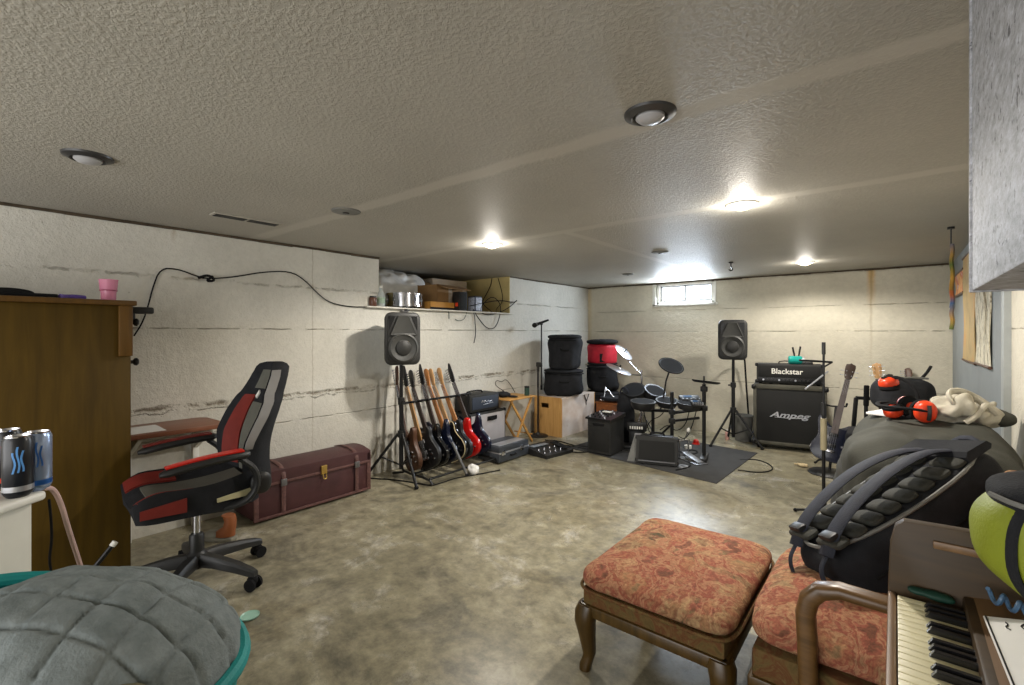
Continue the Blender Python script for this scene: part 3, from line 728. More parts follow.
# stand leg on the floor and brown wooden bit
a = atz(134, 567, .03); b = atz(192, 553, .03)
a = a+(a-b)*.5
t = thing('loose_stand_tube', 'grey metal stand tube with black end lying on the floor left of the chair base', 'tube', (b.x, b.y, 0))
M().cyl((a.x, a.y, .014), (b.x, b.y, .014), .010).build('tube', 'steel', t, world=True)
e = (b-a).normalized(); M().cyl((b.x-e.x*.05, b.y-e.y*.05, .016), (b.x+e.x*.03, b.y+e.y*.03, .016), .0155, bev=.004).build('end_cap', 'rubber', t, world=True)
p = atz(222, 540, 0)
t = thing('brown_boot', 'orange-brown boot with grey sole on the floor behind the chair base', 'boot', (p.x, p.y, 0), YAW)
M().loft([[V((x+r*.9*math.cos(q), .0+.04*math.sin(q), z)) for q in [2*PI*i/16 for i in range(16)]] for x, z, r in ((.02, .03, .07), (.025, .06, .065), (.05, .09, .042), (.055, .13, .038), (.045, .16, .04), (.03, .165, .03))]).build('upper', 'brownshoe', t)
M().prism([(-.10, -.03), (.0, -.042), (.08, -.035), (.095, 0), (.08, .035), (0, .042), (-.10, .03), (-.125, 0)], 0, .026, bev=.006).blob((-.06, 0, .035), (.06, .036, .03)).build('sole', mat('pale_sole', (130, 126, 112), .6), t)
p = atz(250, 617, 0)
solo(M().lathe([(0, .001), (.035, .001), (.040, .005), (.041, .010), (.036, .006), (0, .004)], 32, Matrix.Translation(p)), 'small_dish', mat('pale_green_dish', (150, 190, 172), .3), 'small pale green dish lying on the floor in front of the office chair', 'dish', p)

# trunk
TX0, TX1, TY0, TY1 = .02, .37, 1.40, 2.33
t = thing('storage_trunk', 'long maroon vinyl storage trunk against the left wall', 'trunk', (.19, 1.9, 0))
M().box((TX0, TY0, .02), (TX1, TY1, .262), .008).build('body', 'maroon', t, world=True)
n = 9; out = [(TX0, .265), (TX1+.008, .265), (TX1+.008, .330)] + [(TX1+.006-(TX1-TX0)*i/n, .330+.045*math.sin(PI*(.12+.76*i/n))) for i in range(n+1)] + [(TX0, .330)]
lid = M().prism(out, TY0-.006, TY1+.006, Matrix(((1, 0, 0, 0), (0, 0, 1, 0), (0, 1, 0, 0), (0, 0, 0, 1))), .006).build('lid', 'maroon', t, world=True)
rim = mat('worn_trunk_trim', (96, 66, 62), .6, var=.3, scale=60)
M().box((TX1-.002, TY0-.004, .248), (TX1+.012, TY1+.004, .268), .003).box((TX1-.002, TY0-.004, .016), (TX1+.010, TY1+.004, .036), .003).box((TX1-.004, TY1-.03, .02), (TX1+.008, TY1+.006, .33), .003).box((TX1-.004, TY0-.004, .02), (TX1+.008, TY0+.03, .33), .003).build('edge_binding', rim, t, world=True)
for yy in (1.60, 2.20):
    st = M().tube([(TX1+.012, yy, .04), (TX1+.014, yy, .24), (TX1+.016, yy, .315), (TX1-.02, yy, .360), (TX1-.12, yy, .382), (TX1-.22, yy, .382), (TX0+.03, yy, .358)], .016, 8, smooth=2, flat=.25).build('strap', rim, t, world=True)
    M().box((TX1+.012, yy-.022, .23), (TX1+.024, yy+.022, .28), .004).build('buckle', 'steel', st, world=True)
lt = M().box((TX1+.006, 1.885, .242), (TX1+.022, 1.935, .310), .005).build('latch_plate', 'brass', t, world=True)
M().tube([(TX1+.022, 1.897, .250), (TX1+.034, 1.897, .21), (TX1+.034, 1.923, .21), (TX1+.022, 1.923, .250)], .005, smooth=1).build('hasp', 'brass', lt, world=True)
for yy in (TY0+.06, TY1-.06):
    for xx in (TX0+.05, TX1-.05): M().cyl((xx, yy, 0), (xx, yy, .022), .022).build('foot', 'rubber', t, world=True)

# speakers on tripods ------------------------------------------------
def speaker(name_label, loc, rz, w=.315, h=.47, d=.28):
    t = thing('loudspeaker', name_label, 'speaker', loc, rz, 'black loudspeakers on tripods')     # local +x is the front
    def sec(x, sw, sh, rr=.06):
        o = []
        for cx_, cz_, a0 in ((1, 1, 0), (-1, 1, 90), (-1, -1, 180), (1, -1, 270)):
            for k in range(6):
                a = math.radians(a0+90*k/5); o.append(V((x, cx_*(sw/2-rr)+rr*math.cos(a), h/2+cz_*(sh/2-rr)+rr*math.sin(a))))
        return o
    M().loft([sec(-d, w*.62, h*.80, .05), sec(-d*.93, w*.70, h*.86), sec(-.05, w*.97, h*.985), sec(-.012, w, h), sec(.0, w, h), sec(.012, w*.975, h*.98), sec(.016, w*.94, h*.955)]).build('cabinet', 'spk', t, sharp=50)
    M().loft([sec(.012, w*.86, h*.90, .05), sec(.024, w*.84, h*.885, .05), sec(.026, w*.80, h*.86, .05)]).build('front_bezel', 'spk', t, sharp=50)
    # horn and woofer
    M().loft([[V((.020, y*.38*w, h*z)) for y, z in ((-.42, .93), (.42, .93), (1, .56), (-1, .56))], [V((.046, y*.36*w, h*z)) for y, z in ((-.40, .92), (.40, .92), (1, .57), (-1, .57))], [V((.036, y*.28*w, h*z)) for y, z in ((-.36, .89), (.36, .89), (1, .60), (-1, .60))]]).build('horn', 'spk2', t)
    for q in (-1, 1): M().loft([[V((.020, q*.40*w, h*.93)), V((.020, q*.20*w, h*.93)), V((.020, q*.40*w, h*.64))], [V((.030, q*.39*w, h*.92)), V((.030, q*.22*w, h*.92)), V((.030, q*.39*w, h*.66))]]).build('horn_recess', 'blackm', t)
    r = w*.36
    M().lathe([(r*1.16, .0), (r*1.16, .020), (r*1.02, .030), (r*.98, .022), (r*.62, .008), (r*.58, .016), (0, .026)], 40, Matrix.Translation((.024, 0, h*.33)) @ rot_to((1, 0, 0))).build('woofer', 'spk2', t)
    M().lathe([(r*.60, .0), (r*.56, .012), (r*.3, .024), (0, .028)], 30, Matrix.Translation((.034, 0, h*.33)) @ rot_to((1, 0, 0))).build('dust_cap', 'spk', t)
    M().box((.026, -.035, .035), (.031, .005, .048), .002).build('badge', 'silver', t)
    M().box((-.19, -.05, h-.02), (-.07, .05, h+.003), .012).build('handle', 'blackm', t)
    M().cyl((-.12, 0, -.0), (-.12, 0, .03), .03).build('pole_socket', 'blackm', t)
    return t
def tripod(label, loc, rz, top, spread=.42, join=.42):
    t = thing('tripod_stand', label, 'speaker stand', loc, rz, 'tripod speaker stands')
    M().cyl((0, 0, .10), (0, 0, join+.30), .020).build('lower_pole', 'blackm', t); M().cyl((0, 0, join+.22), (0, 0, top), .0165).build('upper_pole', 'blackm', t)
    M().lathe([(0, join+.27), (.030, join+.27), (.032, join+.29), (.030, join+.33), (0, join+.33)], 20).tube([(.025, 0, join+.30), (.07, 0, join+.30)], .009).build('height_collar', 'black', t)
    M().lathe([(.018, join-.03), (.034, join-.03), (.034, join+.03), (.018, join+.03)], 20).build('leg_collar', 'black', t)
    for k in range(3):
        a = 2*PI*k/3; c, s = math.cos(a), math.sin(a)
        lg = M().cyl((c*.03, s*.03, join), (c*spread, s*spread, .018), .013).build('leg', 'blackm', t)
        M().blob((c*spread, s*spread, .014), (.020, .020, .014)).build('rubber_foot', 'rubber', lg)
        M().cyl((c*.02, s*.02, .14), (c*spread*.52, s*spread*.52, join*.5), .008).build('brace', 'blackm', t)
    return t
SL = V((.33, 2.69, 0))
tocam = (CAM-SL); tripod('black tripod stand holding up the loudspeaker beside the guitars', SL, math.radians(-15), 1.06, .33, .42)
speaker('black loudspeaker on a tripod in front of the left wall below the ledge', SL+V((0, 0, 1.055))+V((math.cos(-.55), math.sin(-.55), 0))*.12, -.45)
SP = V((2.33, 6.02, 0))
tripod('black tripod stand holding up the loudspeaker at the back wall', SP, math.radians(-125), 1.03, .32, .42)
speaker('black loudspeaker on a tripod right of the window at the back wall', SP+V((.02, -.11, 1.025)), math.radians(-78))
# things on the ledge ------------------------------------------------
def led(px, dep): q = atx(px, 310, -dep); return V((-dep, q.y, OZ))
p = led(373, -.025)
t = thing('brown_bottle', 'short brown glass jar at the left end of the ledge', 'jar', p)
M().lathe([(0, 0), (.033, 0), (.036, .005), (.036, .075), (.034, .08), (0, .08)], 24).build('jar_body', mat('amber', (92, 58, 44), .25), t); M().lathe([(0, .08), (.03, .08), (.03, .095), (0, .095)], 24).build('cap', 'blackm', t)
p = led(381, -.012)
t = thing('clear_bottle', 'clear bottle with pale label standing next to the brown jar on the ledge', 'bottle', p)
M().lathe([(0, 0), (.036, 0), (.038, .01), (.038, .11), (.02, .145), (.013, .16), (.013, .185), (0, .185)], 24).build('bottle_body', 'bottle', t)
M().lathe([(.0385, .03), (.039, .032), (.039, .085), (.0385, .087)], 24).build('label', mat('pale_green_label', (150, 170, 150), .6, var=.3, scale=40), t)
M().lathe([(0, .18), (.015, .18), (.015, .20), (0, .20)], 16).build('cap', 'white', t)
# snare drum
p = led(404, .20)
t = thing('snare_drum', 'chrome snare drum standing on the ledge above the left speaker', 'drum', p)
r = .178
M().lathe([(r*.98, .03), (r, .035), (r, .145), (r*.98, .15)], 48).lathe([(0, .03), (r*.98, .03)], 48).build('shell', 'chrome', t)
M().lathe([(0, .158), (r*.97, .158), (r*.97, .150), (0, .150)], 48).build('drum_head', 'white', t)
for z in (.022, .140):
    M().lathe([(r*1.0, z), (r*1.06, z), (r*1.06, z+.022), (r*1.0, z+.022), (r*1.0, z)], 48).build('hoop', 'chrome', t)
for k in range(10):
    a = 2*PI*k/10; c, s = math.cos(a), math.sin(a)
    M().cyl((c*r*1.05, s*r*1.05, .03), (c*r*1.05, s*r*1.05, .155), .004, seg=8).box((-.012, -.008, .075), (.012, .008, .11), .003, Matrix.Translation((c*r*1.03, s*r*1.03, 0)) @ Matrix.Rotation(a, 4, 'Z')).build('lug', 'steel', t)
for k in range(3):
    a = 2*PI*k/3; M().cyl((math.cos(a)*r*.8, math.sin(a)*r*.8, 0), (math.cos(a)*r*.8, math.sin(a)*r*.8, .032), .012).build('foot', 'rubber', t)
p = led(396, .10)
t = thing('drum_clamp', 'small dark drum clamp hanging over the ledge edge above the left speaker', 'clamp', V((.0, led(403, 0).y, OZ)))
M().box((-.09, -.03, 0), (.028, .03, .012), .003).box((.016, -.03, -.06), (.028, .03, .006), .003).build('bracket', 'blackm', t)
M().tube([(.03, -.05, -.03), (.045, 0, -.045), (.03, .05, -.02)], .012, smooth=1).build('wing_screw', 'steel', t)
# plastic sheet heap, insulation, cardboard boxes deeper inside
y0 = led(384, .55).y
solo(M().blob((0, 0, 0), (.20, .40, .21), (2.4, 3.0), .07, 5, 70, 34, Matrix.Translation((-.60, 3.30, OZ+.235))), 'plastic_sheeting', 'plasticsheet', 'crumpled white plastic sheeting stuffed in the left of the wall opening', 'plastic sheet', (-.60, 3.30, OZ), sharp=50)
def carton(label, c, s, rz, mt, flap=True):
    t = thing('cardboard_box', label, 'box', c, rz, 'boxes inside the wall opening')
    w, d, h = s
    mm = M().box((-w/2, -d/2, 0), (w/2, d/2, .006))
    mm.box((-w/2, -d/2, 0), (-w/2+.006, d/2, h)).box((w/2-.006, -d/2, 0), (w/2, d/2, h)).box((-w/2, -d/2, 0), (w/2, -d/2+.006, h)).box((-w/2, d/2-.006, 0), (w/2, d/2, h))
    mm.build('carton', mt, t)
    if flap:
        M().box((0, -d/2, -.003), (w*.45, d/2, .003), 0, Matrix.Translation((w/2-.003, 0, h)) @ Matrix.Rotation(.35, 4, 'Y')).build('flap', mt, t)
        M().box((-w*.45, -d/2, -.003), (0, d/2, .003), 0, Matrix.Translation((-w/2+.003, 0, h)) @ Matrix.Rotation(.5, 4, 'Y')).build('flap', mt, t)
    M().box((w/2, -.03, h*.3), (w/2+.001, .03, h)).build('tape', 'cardlight', t)
    return t
carton('open brown cardboard box with raised flaps inside the wall opening', (-.28, 3.72, OZ), (.30, .44, .29), .1, 'cardboard')
carton('pale cardboard box further back in the wall opening beside the white plastic', (-.66, 4.08, OZ), (.34, .56, .41), -.05, 'cardlight', False)
t = thing('orange_tray', 'low orange-tan tray on the ledge in front of the open cardboard box', 'tray', led(441, .10), 0)
M().box((-.05, -.20, 0), (.05, .20, .015), .003).box((.04, -.20, 0), (.05, .20, .09), .003).box((-.05, -.20, 0), (.05, -.19, .09), .003).box((-.05, .19, 0), (.05, .20, .09), .003).build('tray_body', mat('tan_orange', (188, 136, 62), .6), t)
M().box((.051, -.20, 0), (.058, .20, .030), .002).build('dark_rail', 'fabric_black', t)
p = led(460, .02)
t = thing('black_speaker_box', 'small black box standing upright in the middle of the ledge', 'box', p)
M().box((-.06, -.062, 0), (.055, .062, .215), .005).build('case', 'black', t); M().box((.055, -.052, .01), (.060, .052, .205), .003).build('front_grille', 'grille', t)
M().box((-.01, -.0635, .05), (.03, -.0621, .09)).build('label_patch', 'orange', t)
p = led(475, .03)
t = thing('power_supply_unit', 'small blue-black electronic unit with white print on the ledge by the tangled cables', 'electronic unit', p)
M().box((-.06, -.06, 0), (.06, .06, .18), .006).build('case', mat('blue_black_case', (44, 50, 70), .35), t); M().box((-.05, -.0625, .012), (.05, -.0601, .165), .002).box((.0601, -.05, .012), (.0625, .05, .165), .002).build('print_panel', mat('white_print', (176, 184, 200), .5, var=.4, scale=60), t)
def cable(label, pts, r=.005, mt='rubber', name='cable', cat='cable', sm=3, group=None):
    pts = [V(q) for q in pts]
    return solo(M().tube(pts, r, smooth=sm), name, mt, label, cat, pts[0], group)
L0 = [atx(a, b, .03) for a, b in ((470, 306), (482, 303), (500, 300), (515, 303), (518, 299), (508, 309), (490, 316), (478, 312), (486, 300), (494, 296), (502, 306), (497, 327), (488, 330), (478, 318), (473, 309))]
cable('tangle of dark looped cables hanging off the right end of the ledge', L0, .005)
cable('dark cable hanging down from the ceiling into the right end of the wall opening', [aty(492, 277, OY1-.02), aty(491, 285, OY1-.03), aty(486, 295, OY1-.06), aty(481, 303, OY1-.1), V((-.12, 4.45, OZ+.01))], .005)
cable('second loop of cable from the ceiling beside the yellow end panel', [aty(498, 278, OY1-.02), aty(502, 292, OY1-.03), aty(503, 302, OY1-.06), aty(496, 309, OY1-.08), V((-.1, 4.5, OZ+.008))], .004)
cable('short black cable dangling from the ledge with a plug at its end', [V((-.04, atx(473, 308, 0).y, OZ+.006)), atx(474.5, 313, .012), atx(475, 322, .014), atx(476, 333, .012), atx(474, 343, .014)], .0045)
cable('thin green wire drooping from the ledge left of the black box', [V((-.04, atx(449, 308, 0).y, OZ+.005)), atx(449, 311, .01), atx(449, 319, .01)], .004, 'green')
cable('thin green wire looping below the ledge under the black box', [V((-.03, atx(468, 308, 0).y, OZ+.005)), atx(467, 312, .012), atx(464, 320, .012), atx(458, 321, .012), atx(455, 319, .012)], .003, 'green')
# ------------------------------------------------------------------ guitars on the rack
RX = Matrix.Rotation(PI/2, 4, 'X')
def chaikin(p, n=2):
    for _ in range(n):
        q = []
        for i in range(len(p)):
            a, c = V(p[i]), V(p[(i+1) % len(p)]); q += [a*.75+c*.25, a*.25+c*.75]
        p = q
    return [(v[0], v[1]) for v in p]
STRAT = [(0, 0), (.10, .0), (.165, .055), (.168, .13), (.125, .205), (.118, .26), (.145, .32), (.15, .365), (.11, .385), (.065, .345), (.03, .325), (-.03, .325), (-.07, .36), (-.105, .425), (-.145, .425), (-.155, .36), (-.125, .27), (-.122, .21), (-.155, .14), (-.165, .07), (-.10, .0)]
PAUL = [(0, 0), (.11, .01), (.175, .07), (.178, .15), (.135, .225), (.118, .28), (.135, .335), (.12, .375), (.085, .365), (.06, .325), (.03, .335), (-.03, .36), (-.08, .385), (-.125, .36), (-.135, .30), (-.118, .245), (-.14, .2), (-.178, .14), (-.172, .06), (-.11, .01)]
POINTY = [(0, 0), (.10, .0), (.165, .05), (.17, .12), (.128, .20), (.122, .26), (.155, .34), (.15, .41), (.125, .395), (.07, .325), (.03, .315), (-.03, .315), (-.075, .345), (-.12, .455), (-.15, .45), (-.15, .36), (-.128, .27), (-.124, .205), (-.16, .14), (-.165, .06), (-.10, .0)]
def frame(B, T, n):
    B, T, n = V(B), V(T), V(n); z = (T-B).normalized(); y = -(n-z*n.dot(z)).normalized(); x = y.cross(z)
    return Matrix(((x.x, y.x, z.x, B.x), (x.y, y.y, z.y, B.y), (x.z, y.z, z.z, B.z), (0, 0, 0, 1)))
def guitar(label, mtx, out, body, neckm, board, headm, group, binding=None, guard=None, head='inline', L=1.0, strings=6, name='electric_guitar', cat='guitar', inlay=True):
    t = thing(name, label, cat, (0, 0, 0), 0, group, mtx)
    o = chaikin(out, 2)
    b = M().prism(o, -.021, .021, RX, .005).build('body', body, t)
    if binding: M().tube([(x, -.0185, z) for x, z in o], .0045, 6, closed=True).build('binding', binding, b)
    if guard: M().prism(chaikin([(-.05, .30), (.05, .30), (.09, .33), (.10, .25), (.09, .12), (.05, .07), (-.02, .10), (-.05, .2)], 2), .021, .0235, RX).build('pickguard', guard, t)
    nz0, nz1 = .30, .80*L
    M().loft([[V((w*c, -.020-.012+d*s_, z)) for c, s_ in [(math.cos(2*PI*i/12), math.sin(2*PI*i/12)) for i in range(12)]] for z, w, d in ((nz0, .0285, .013), (nz0+.12, .027, .012), (nz1-.04, .0215, .010), (nz1, .021, .010))]).build('neck', neckm, t)
    fb = M().loft([[V((-w, -.0445, z)), V((w, -.0445, z)), V((w, -.037, z)), V((-w, -.037, z))] for z, w in ((nz0-.03, .0285), (nz1, .0215))]).build('fretboard', board, t)
    ho = {'inline': [(-.022, 0), (.022, 0), (.020, .03), (.030, .055), (.038, .15), (.022, .185), (-.012, .185), (-.030, .16), (-.028, .10), (-.024, .04)],
          'pointed': [(-.022, 0), (.022, 0), (.028, .05), (.012, .20), (-.002, .225), (-.030, .16), (-.032, .06)],
          'three': [(-.022, 0), (.022, 0), (.036, .04), (.044, .15), (.015, .158), (0, .17), (-.015, .158), (-.044, .15), (-.036, .04)]}[head]
    hd = M().prism(chaikin(ho, 1), .026, .040, Matrix.Translation((0, 0, nz1)) @ Matrix.Rotation(math.radians(-7), 4, 'X') @ RX, .002).build('headstock', headm, t)
    for k in range(strings):
        if head == 'three':
            sx = -1 if k < strings//2 else 1; kz = .04+.045*(k % (strings//2)); xx = sx*.038
        else: sx = -1; kz = .035+.024*k; xx = -.030
        M().cyl((xx*.6, -.030, nz1+kz), (xx*.6, -.052, nz1+kz), .004, seg=8).cyl((xx, -.033, nz1+kz), (xx+sx*.022, -.033, nz1+kz), .003, seg=8).blob((xx+sx*.026, -.033, nz1+kz), (.006, .009, .007), nu=10, nv=6).build('tuner', 'silver' if headm != 'blackm' else 'chrome', hd)
    for z in (.255, .15):
        M().box((-.036, -.030, z-.018), (.036, -.021, z+.018), .004).build('pickup', 'blackm' if body not in ('gblack', 'gblack2') or guard else 'steel', t)
    M().box((-.04, -.032, .085), (.04, -.021, .110), .004).build('bridge', 'chrome', t)
    for kx, kz in ((.10, .12), (.115, .075), (.085, .16)):
        M().cyl((kx, -.021, kz), (kx, -.036, kz), .010, .0085, seg=16).build('knob', 'chrome' if guard is None else 'white', t)
    sm = M()
    for k in range(strings):
        u = (k-(strings-1)/2)/((strings-1)/2)
        sm.tube([(u*.026, -.034, .095), (u*.017, -.0465, nz1)], .0007, 4)
    sm.build('strings', 'silver', t)
    return t
RK = 'guitars leaning in the long rack'
def rack_guitar(label, bpx, hpx, hpy, *a, bx=.50, hx=.13, n=(-.06, -.99, .12), **k):
    bq = atx(bpx, 333, bx); B = V((bx, bq.y, .085)); T = atx(hpx, hpy, hx); T.y = B.y+(T.y-B.y)*.6
    return guitar(label, frame(B, T, n), *a, RK, **k)
rack_guitar('dark brown guitar leaning upright behind the tripod pole, leftmost in the rack', 415, 403, 388, STRAT, 'gbrown', 'gbrown', 'rosewood', 'gbrown', bx=.43, hx=.19, n=(-.3, -.95, .1))
rack_guitar('black guitar with pale maple neck and big rounded body, front of the rack', 431, 407, 374, PAUL, 'gblack2', 'maple', 'maple', 'blackm', head='pointed')
rack_guitar('black guitar with dark neck, second body behind the front one in the rack', 440, 416, 386, STRAT, 'gblack', 'rosewood', 'rosewood', 'blackm', head='inline')
rack_guitar('dark guitar with the tallest black pointed headstock in the rack', 448, 421, 369, POINTY, 'gblue', 'rosewood', 'rosewood', 'blackm', head='pointed')
rack_guitar('black guitar with cream edge binding and orange-tinted neck beside the red one', 458, 430, 384, PAUL, 'gblack', 'maple2', 'maple2', 'maple2', binding='binding', head='inline')
rack_guitar('black guitar with maple neck squeezed between the cream-edged and red guitars', 464, 434, 384, STRAT, 'gblack2', 'maple', 'maple', 'maple', head='inline')
rack_guitar('bright red electric guitar with maple neck in the rack', 472, 442, 382, STRAT, 'gred', 'maple', 'maple2', 'maple', head='inline')
rack_guitar('navy blue-black guitar with dark neck, rightmost in the rack', 482, 450, 374, POINTY, 'gblue', 'rosewood', 'rosewood', 'blackm', head='pointed')
# the rack
y0, y1 = 2.74, 3.62
t = thing('guitar_rack', 'long black tubular guitar rack holding eight guitars beside the left speaker', 'guitar rack', (.35, (y0+y1)/2, 0))
M().cyl((.27, y0-.03, .685), (.27, y1+.03, .685), .011).build('top_bar', 'blackm', t, world=True)
for xx in (.42, .66): M().cyl((xx, y0, .055), (xx, y1, .055), .010).build('bottom_rail', 'blackm', t, world=True)
for yy in (y0, y1):
    M().tube([(.27, yy, .685), (.27, yy, .10), (.30, yy, .055), (.66, yy, .055), (.70, yy, .012)], .011, smooth=1).build('end_frame', 'blackm', t, world=True)
    M().tube([(.30, yy, .055), (.14, yy, .012)], .011).build('rear_foot', 'blackm', t, world=True)
for k in range(8):
    yy = y0+.09+k*(y1-y0-.1)/8; M().cyl((.27, yy, .685), (.335, yy, .69), .008).build('divider', 'rubber', t, world=True)
# silver leg in front with white cloth
a = V((.62, 3.02, .36)); a = atx(452, 442, .60); b = atz(467, 475, .012)
t = thing('grey_stand_leg', 'grey metal stand leg slanting to the floor in front of the guitar bodies', 'stand leg', (b.x, b.y, 0))
M().cyl(b, a, .013).build('tube', 'steel', t, world=True); M().blob((b.x, b.y, .014), (.02, .02, .014)).build('foot', 'rubber', t, world=True)
p = atz(473, 474, 0)
solo(M().blob((0, 0, 0), (.06, .045, .05), (2.2, 2.2), .022, 14, 36, 18, Matrix.Translation(p+V((0, 0, .046)))), 'white_rag', 'paper', 'crumpled white rag on the floor at the foot of the grey stand leg', 'rag', p)
solo(M().tube([atz(x, y, .006) for x, y in ((366, 478), (400, 480), (430, 486), (441, 483), (455, 478), (480, 474), (500, 470))], .006, smooth=2), 'floor_cable', 'rubber', 'black cable running along the floor in front of the guitar rack', 'cable', atz(440, 484, 0))

# ------------------------------------------------------------------ amps by the left wall
t = thing('amplifier_cabinet', 'grey-fronted amplifier cabinet with black edges under the small black amplifier head', 'amplifier', (.17, 3.92, 0))
M().box((.03, 3.62, .015), (.285, 4.23, .46), .010).build('case', 'tolex', t, world=True)
M().box((.280, 3.65, .045), (.292, 4.205, .435), .003).build('front_panel', mat('grey_grille', (168, 164, 166), .7, var=.06, bump=.3, bscale=200), t, world=True)
h = M().box((.288, 3.90, .355), (.300, 4.06, .405), .006).build('handle_cup', 'blackm', t, world=True)
M().tube([(.298, 3.915, .40), (.318, 3.93, .375), (.318, 4.03, .375), (.298, 4.045, .40)], .009, smooth=1).build('handle', 'rubber', h, world=True)
for yy in (3.66, 4.19):
    for xx in (.06, .25): M().cyl((xx, yy, 0), (xx, yy, .018), .018).build('foot', 'rubber', t, world=True)
for yy in (3.632, 4.218):
    for zz in (.03, .445): M().blob((.272, yy, zz), (.022, .018, .022), (3, 3), nu=16, nv=10).build('corner_guard', 'blackm', t, world=True)
t = thing('guitar_amplifier', 'small black amplifier head with white script on the grey-fronted cabinet', 'amplifier', (.16, 3.84, .46))
M().box((.04, 3.64, .472), (.28, 4.12, .66), .012).build('case', 'tolex', t, world=True)
M().box((.276, 3.67, .50), (.287, 4.09, .635), .004).build('front_panel', mat('dark_blue_grille', (48, 56, 70), .6, bump=.3), t, world=True)
def script_mark(y, z, x, s): # loose white strokes, unreadable in the photo
    return M().tube([(x, y-s, z), (x, y-s*.8, z+s*.35), (x, y-s*.6, z-.1*s), (x, y-s*.35, z+s*.25), (x, y-.1*s, z-.05*s), (x, y+.2*s, z+s*.2), (x, y+.5*s, z), (x, y+s, z+s*.12)], .004, smooth=2).tube([(x, y-.7*s, z-.3*s), (x, y+s*1.2, z-.15*s)], .003)
script_mark(3.90, .57, .288, .085).build('script_mark', 'silver', t, world=True)
M().tube([(.16, 3.70, .662), (.16, 3.72, .69), (.16, 3.94, .69), (.16, 3.96, .662)], .009, smooth=1).build('handle', 'rubber', t, world=True)
for yy in (3.68, 4.08): M().cyl((.07, yy, .46), (.07, yy, .474), .014).cyl((.25, yy, .46), (.25, yy, .474), .014).build('feet', 'rubber', t, world=True)
# flat case
t = thing('equipment_case', 'low dark grey case with a silver strip on its lid, right of the guitars', 'case', (.56, 3.84, 0))
M().box((.41, 3.62, .012), (.71, 4.12, .105), .010).build('base', 'tray_grey', t, world=True)
M().box((.41, 3.62, .112), (.71, 4.12, .175), .014).build('lid', 'tray_grey', t, world=True)
M().box((.414, 3.625, .10), (.712, 4.122, .116), .002).build('seam_trim', 'silver', t, world=True)
M().box((.56, 3.66, .174), (.68, 4.09, .180), .003).build('silver_strip', 'silver', t, world=True)
for yy in (3.68, 3.99): M().box((.708, yy-.03, .085), (.722, yy+.03, .135), .004).build('latch', 'chrome', t, world=True)
M().tube([(.712, 3.79, .07), (.735, 3.80, .07), (.735, 3.87, .07), (.712, 3.88, .07)], .008, smooth=1).build('handle', 'rubber', t, world=True)
for yy in (3.67, 4.07): M().box((.45, yy-.02, 0), (.68, yy+.02, .014)).build('foot', 'rubber', t, world=True)
# pedal board
p = V((.83, 4.33, 0)); rz = math.radians(-8)
t = thing('pedal_board', 'low black floor pedal unit with buttons in front of the folding table', 'pedal unit', p, rz)
ang = math.radians(8)
M().loft([[V((-.17, y, 0)), V((.17, y, 0)), V((.17, y, .035)), V((-.17, y, .085))] for y in (-.22, .22)]).build('housing', 'black', t, sharp=20)
for k in range(5):
    for r_ in range(2):
        x = .10-.09*r_; z = .085-.05*(x+.17)/.34
        M().cyl((x, -.17+.085*k, z-.003), (x-.002, -.17+.085*k, z+.016), .013, .010).build('foot_switch', 'chrome', t)
M().box((-.13, -.18, .077), (-.06, .06, .084), .002, Matrix.Translation((0, 0, .0))).build('display_panel', mat('grey_display', (120, 128, 136), .3), t)
M().box((-.09, .10, .072), (.14, .20, .078), .004, Matrix.Rotation(ang, 4, 'Y') @ Matrix.Translation((0, 0, .002))).build('rocker', 'rubber', t)

# folding tray table
TZ = .575; tx0, tx1, ty0, ty1 = .04, .42, 4.24, 4.67
t = thing('folding_table', 'small light wood folding tray table standing by the left wall', 'table', (.23, 4.5, 0))
M().box((tx0, ty0-.10, TZ-.016), (tx1, ty1, TZ), .005).build('table_top', 'oak', t, world=True)
for xx in (tx0+.05, tx1-.06):
    for a, b in (((xx, ty0-.02, TZ-.016), (xx, ty1-.02, .008)), ((xx+.02, ty1-.06, TZ-.016), (xx+.02, ty0+.02, .008))):
        a, b = V(a), V(b); mt = Matrix.Translation((a+b)/2) @ rot_to(b-a); L = (b-a).length
        M().box((-.009, -.014, -L/2), (.009, .014, L/2), .003, mt).build('leg', 'oak', t, world=True)
for yy, zz in ((ty0+.03, .10), (ty1-.04, .10)): M().cyl((tx0+.05, yy, zz), (tx1-.05, yy, zz), .008).build('stretcher', 'oak', t, world=True)
solo(M().blob((0, 0, 0), (.10, .075, .032), (2.2, 2.0), .010, 20, 40, 16, Matrix.Translation((.20, 4.28, TZ+.034))).blob((.30, 4.34, TZ+.012), (.07, .05, .010)), 'baseball_cap', 'fabric_black', 'dark cap lying on the left of the small folding table', 'cap', (.2, 4.28, TZ))
t = thing('dark_green_tin', 'small dark green tin on the right of the folding table', 'tin', (.33, 4.58, TZ))
M().lathe([(0, 0), (.030, 0), (.031, .004), (.031, .095), (0, .095)], 28).build('tin_body', mat('deep_green', (44, 70, 62), .35), t); M().lathe([(0, .095), (.0315, .094), (.0315, .112), (.028, .115), (0, .115)], 28).build('lid', 'blackm', t)
cable('thin cable looping up from the black cap against the wall', [(.22, 4.28, TZ+.07), (.10, 4.24, TZ+.14), (.03, 4.36, TZ+.19), (.03, 4.46, TZ+.15), (.03, 4.53, TZ+.19), (.03, 4.62, TZ+.12), (.08, 4.66, TZ+.006)], .004)

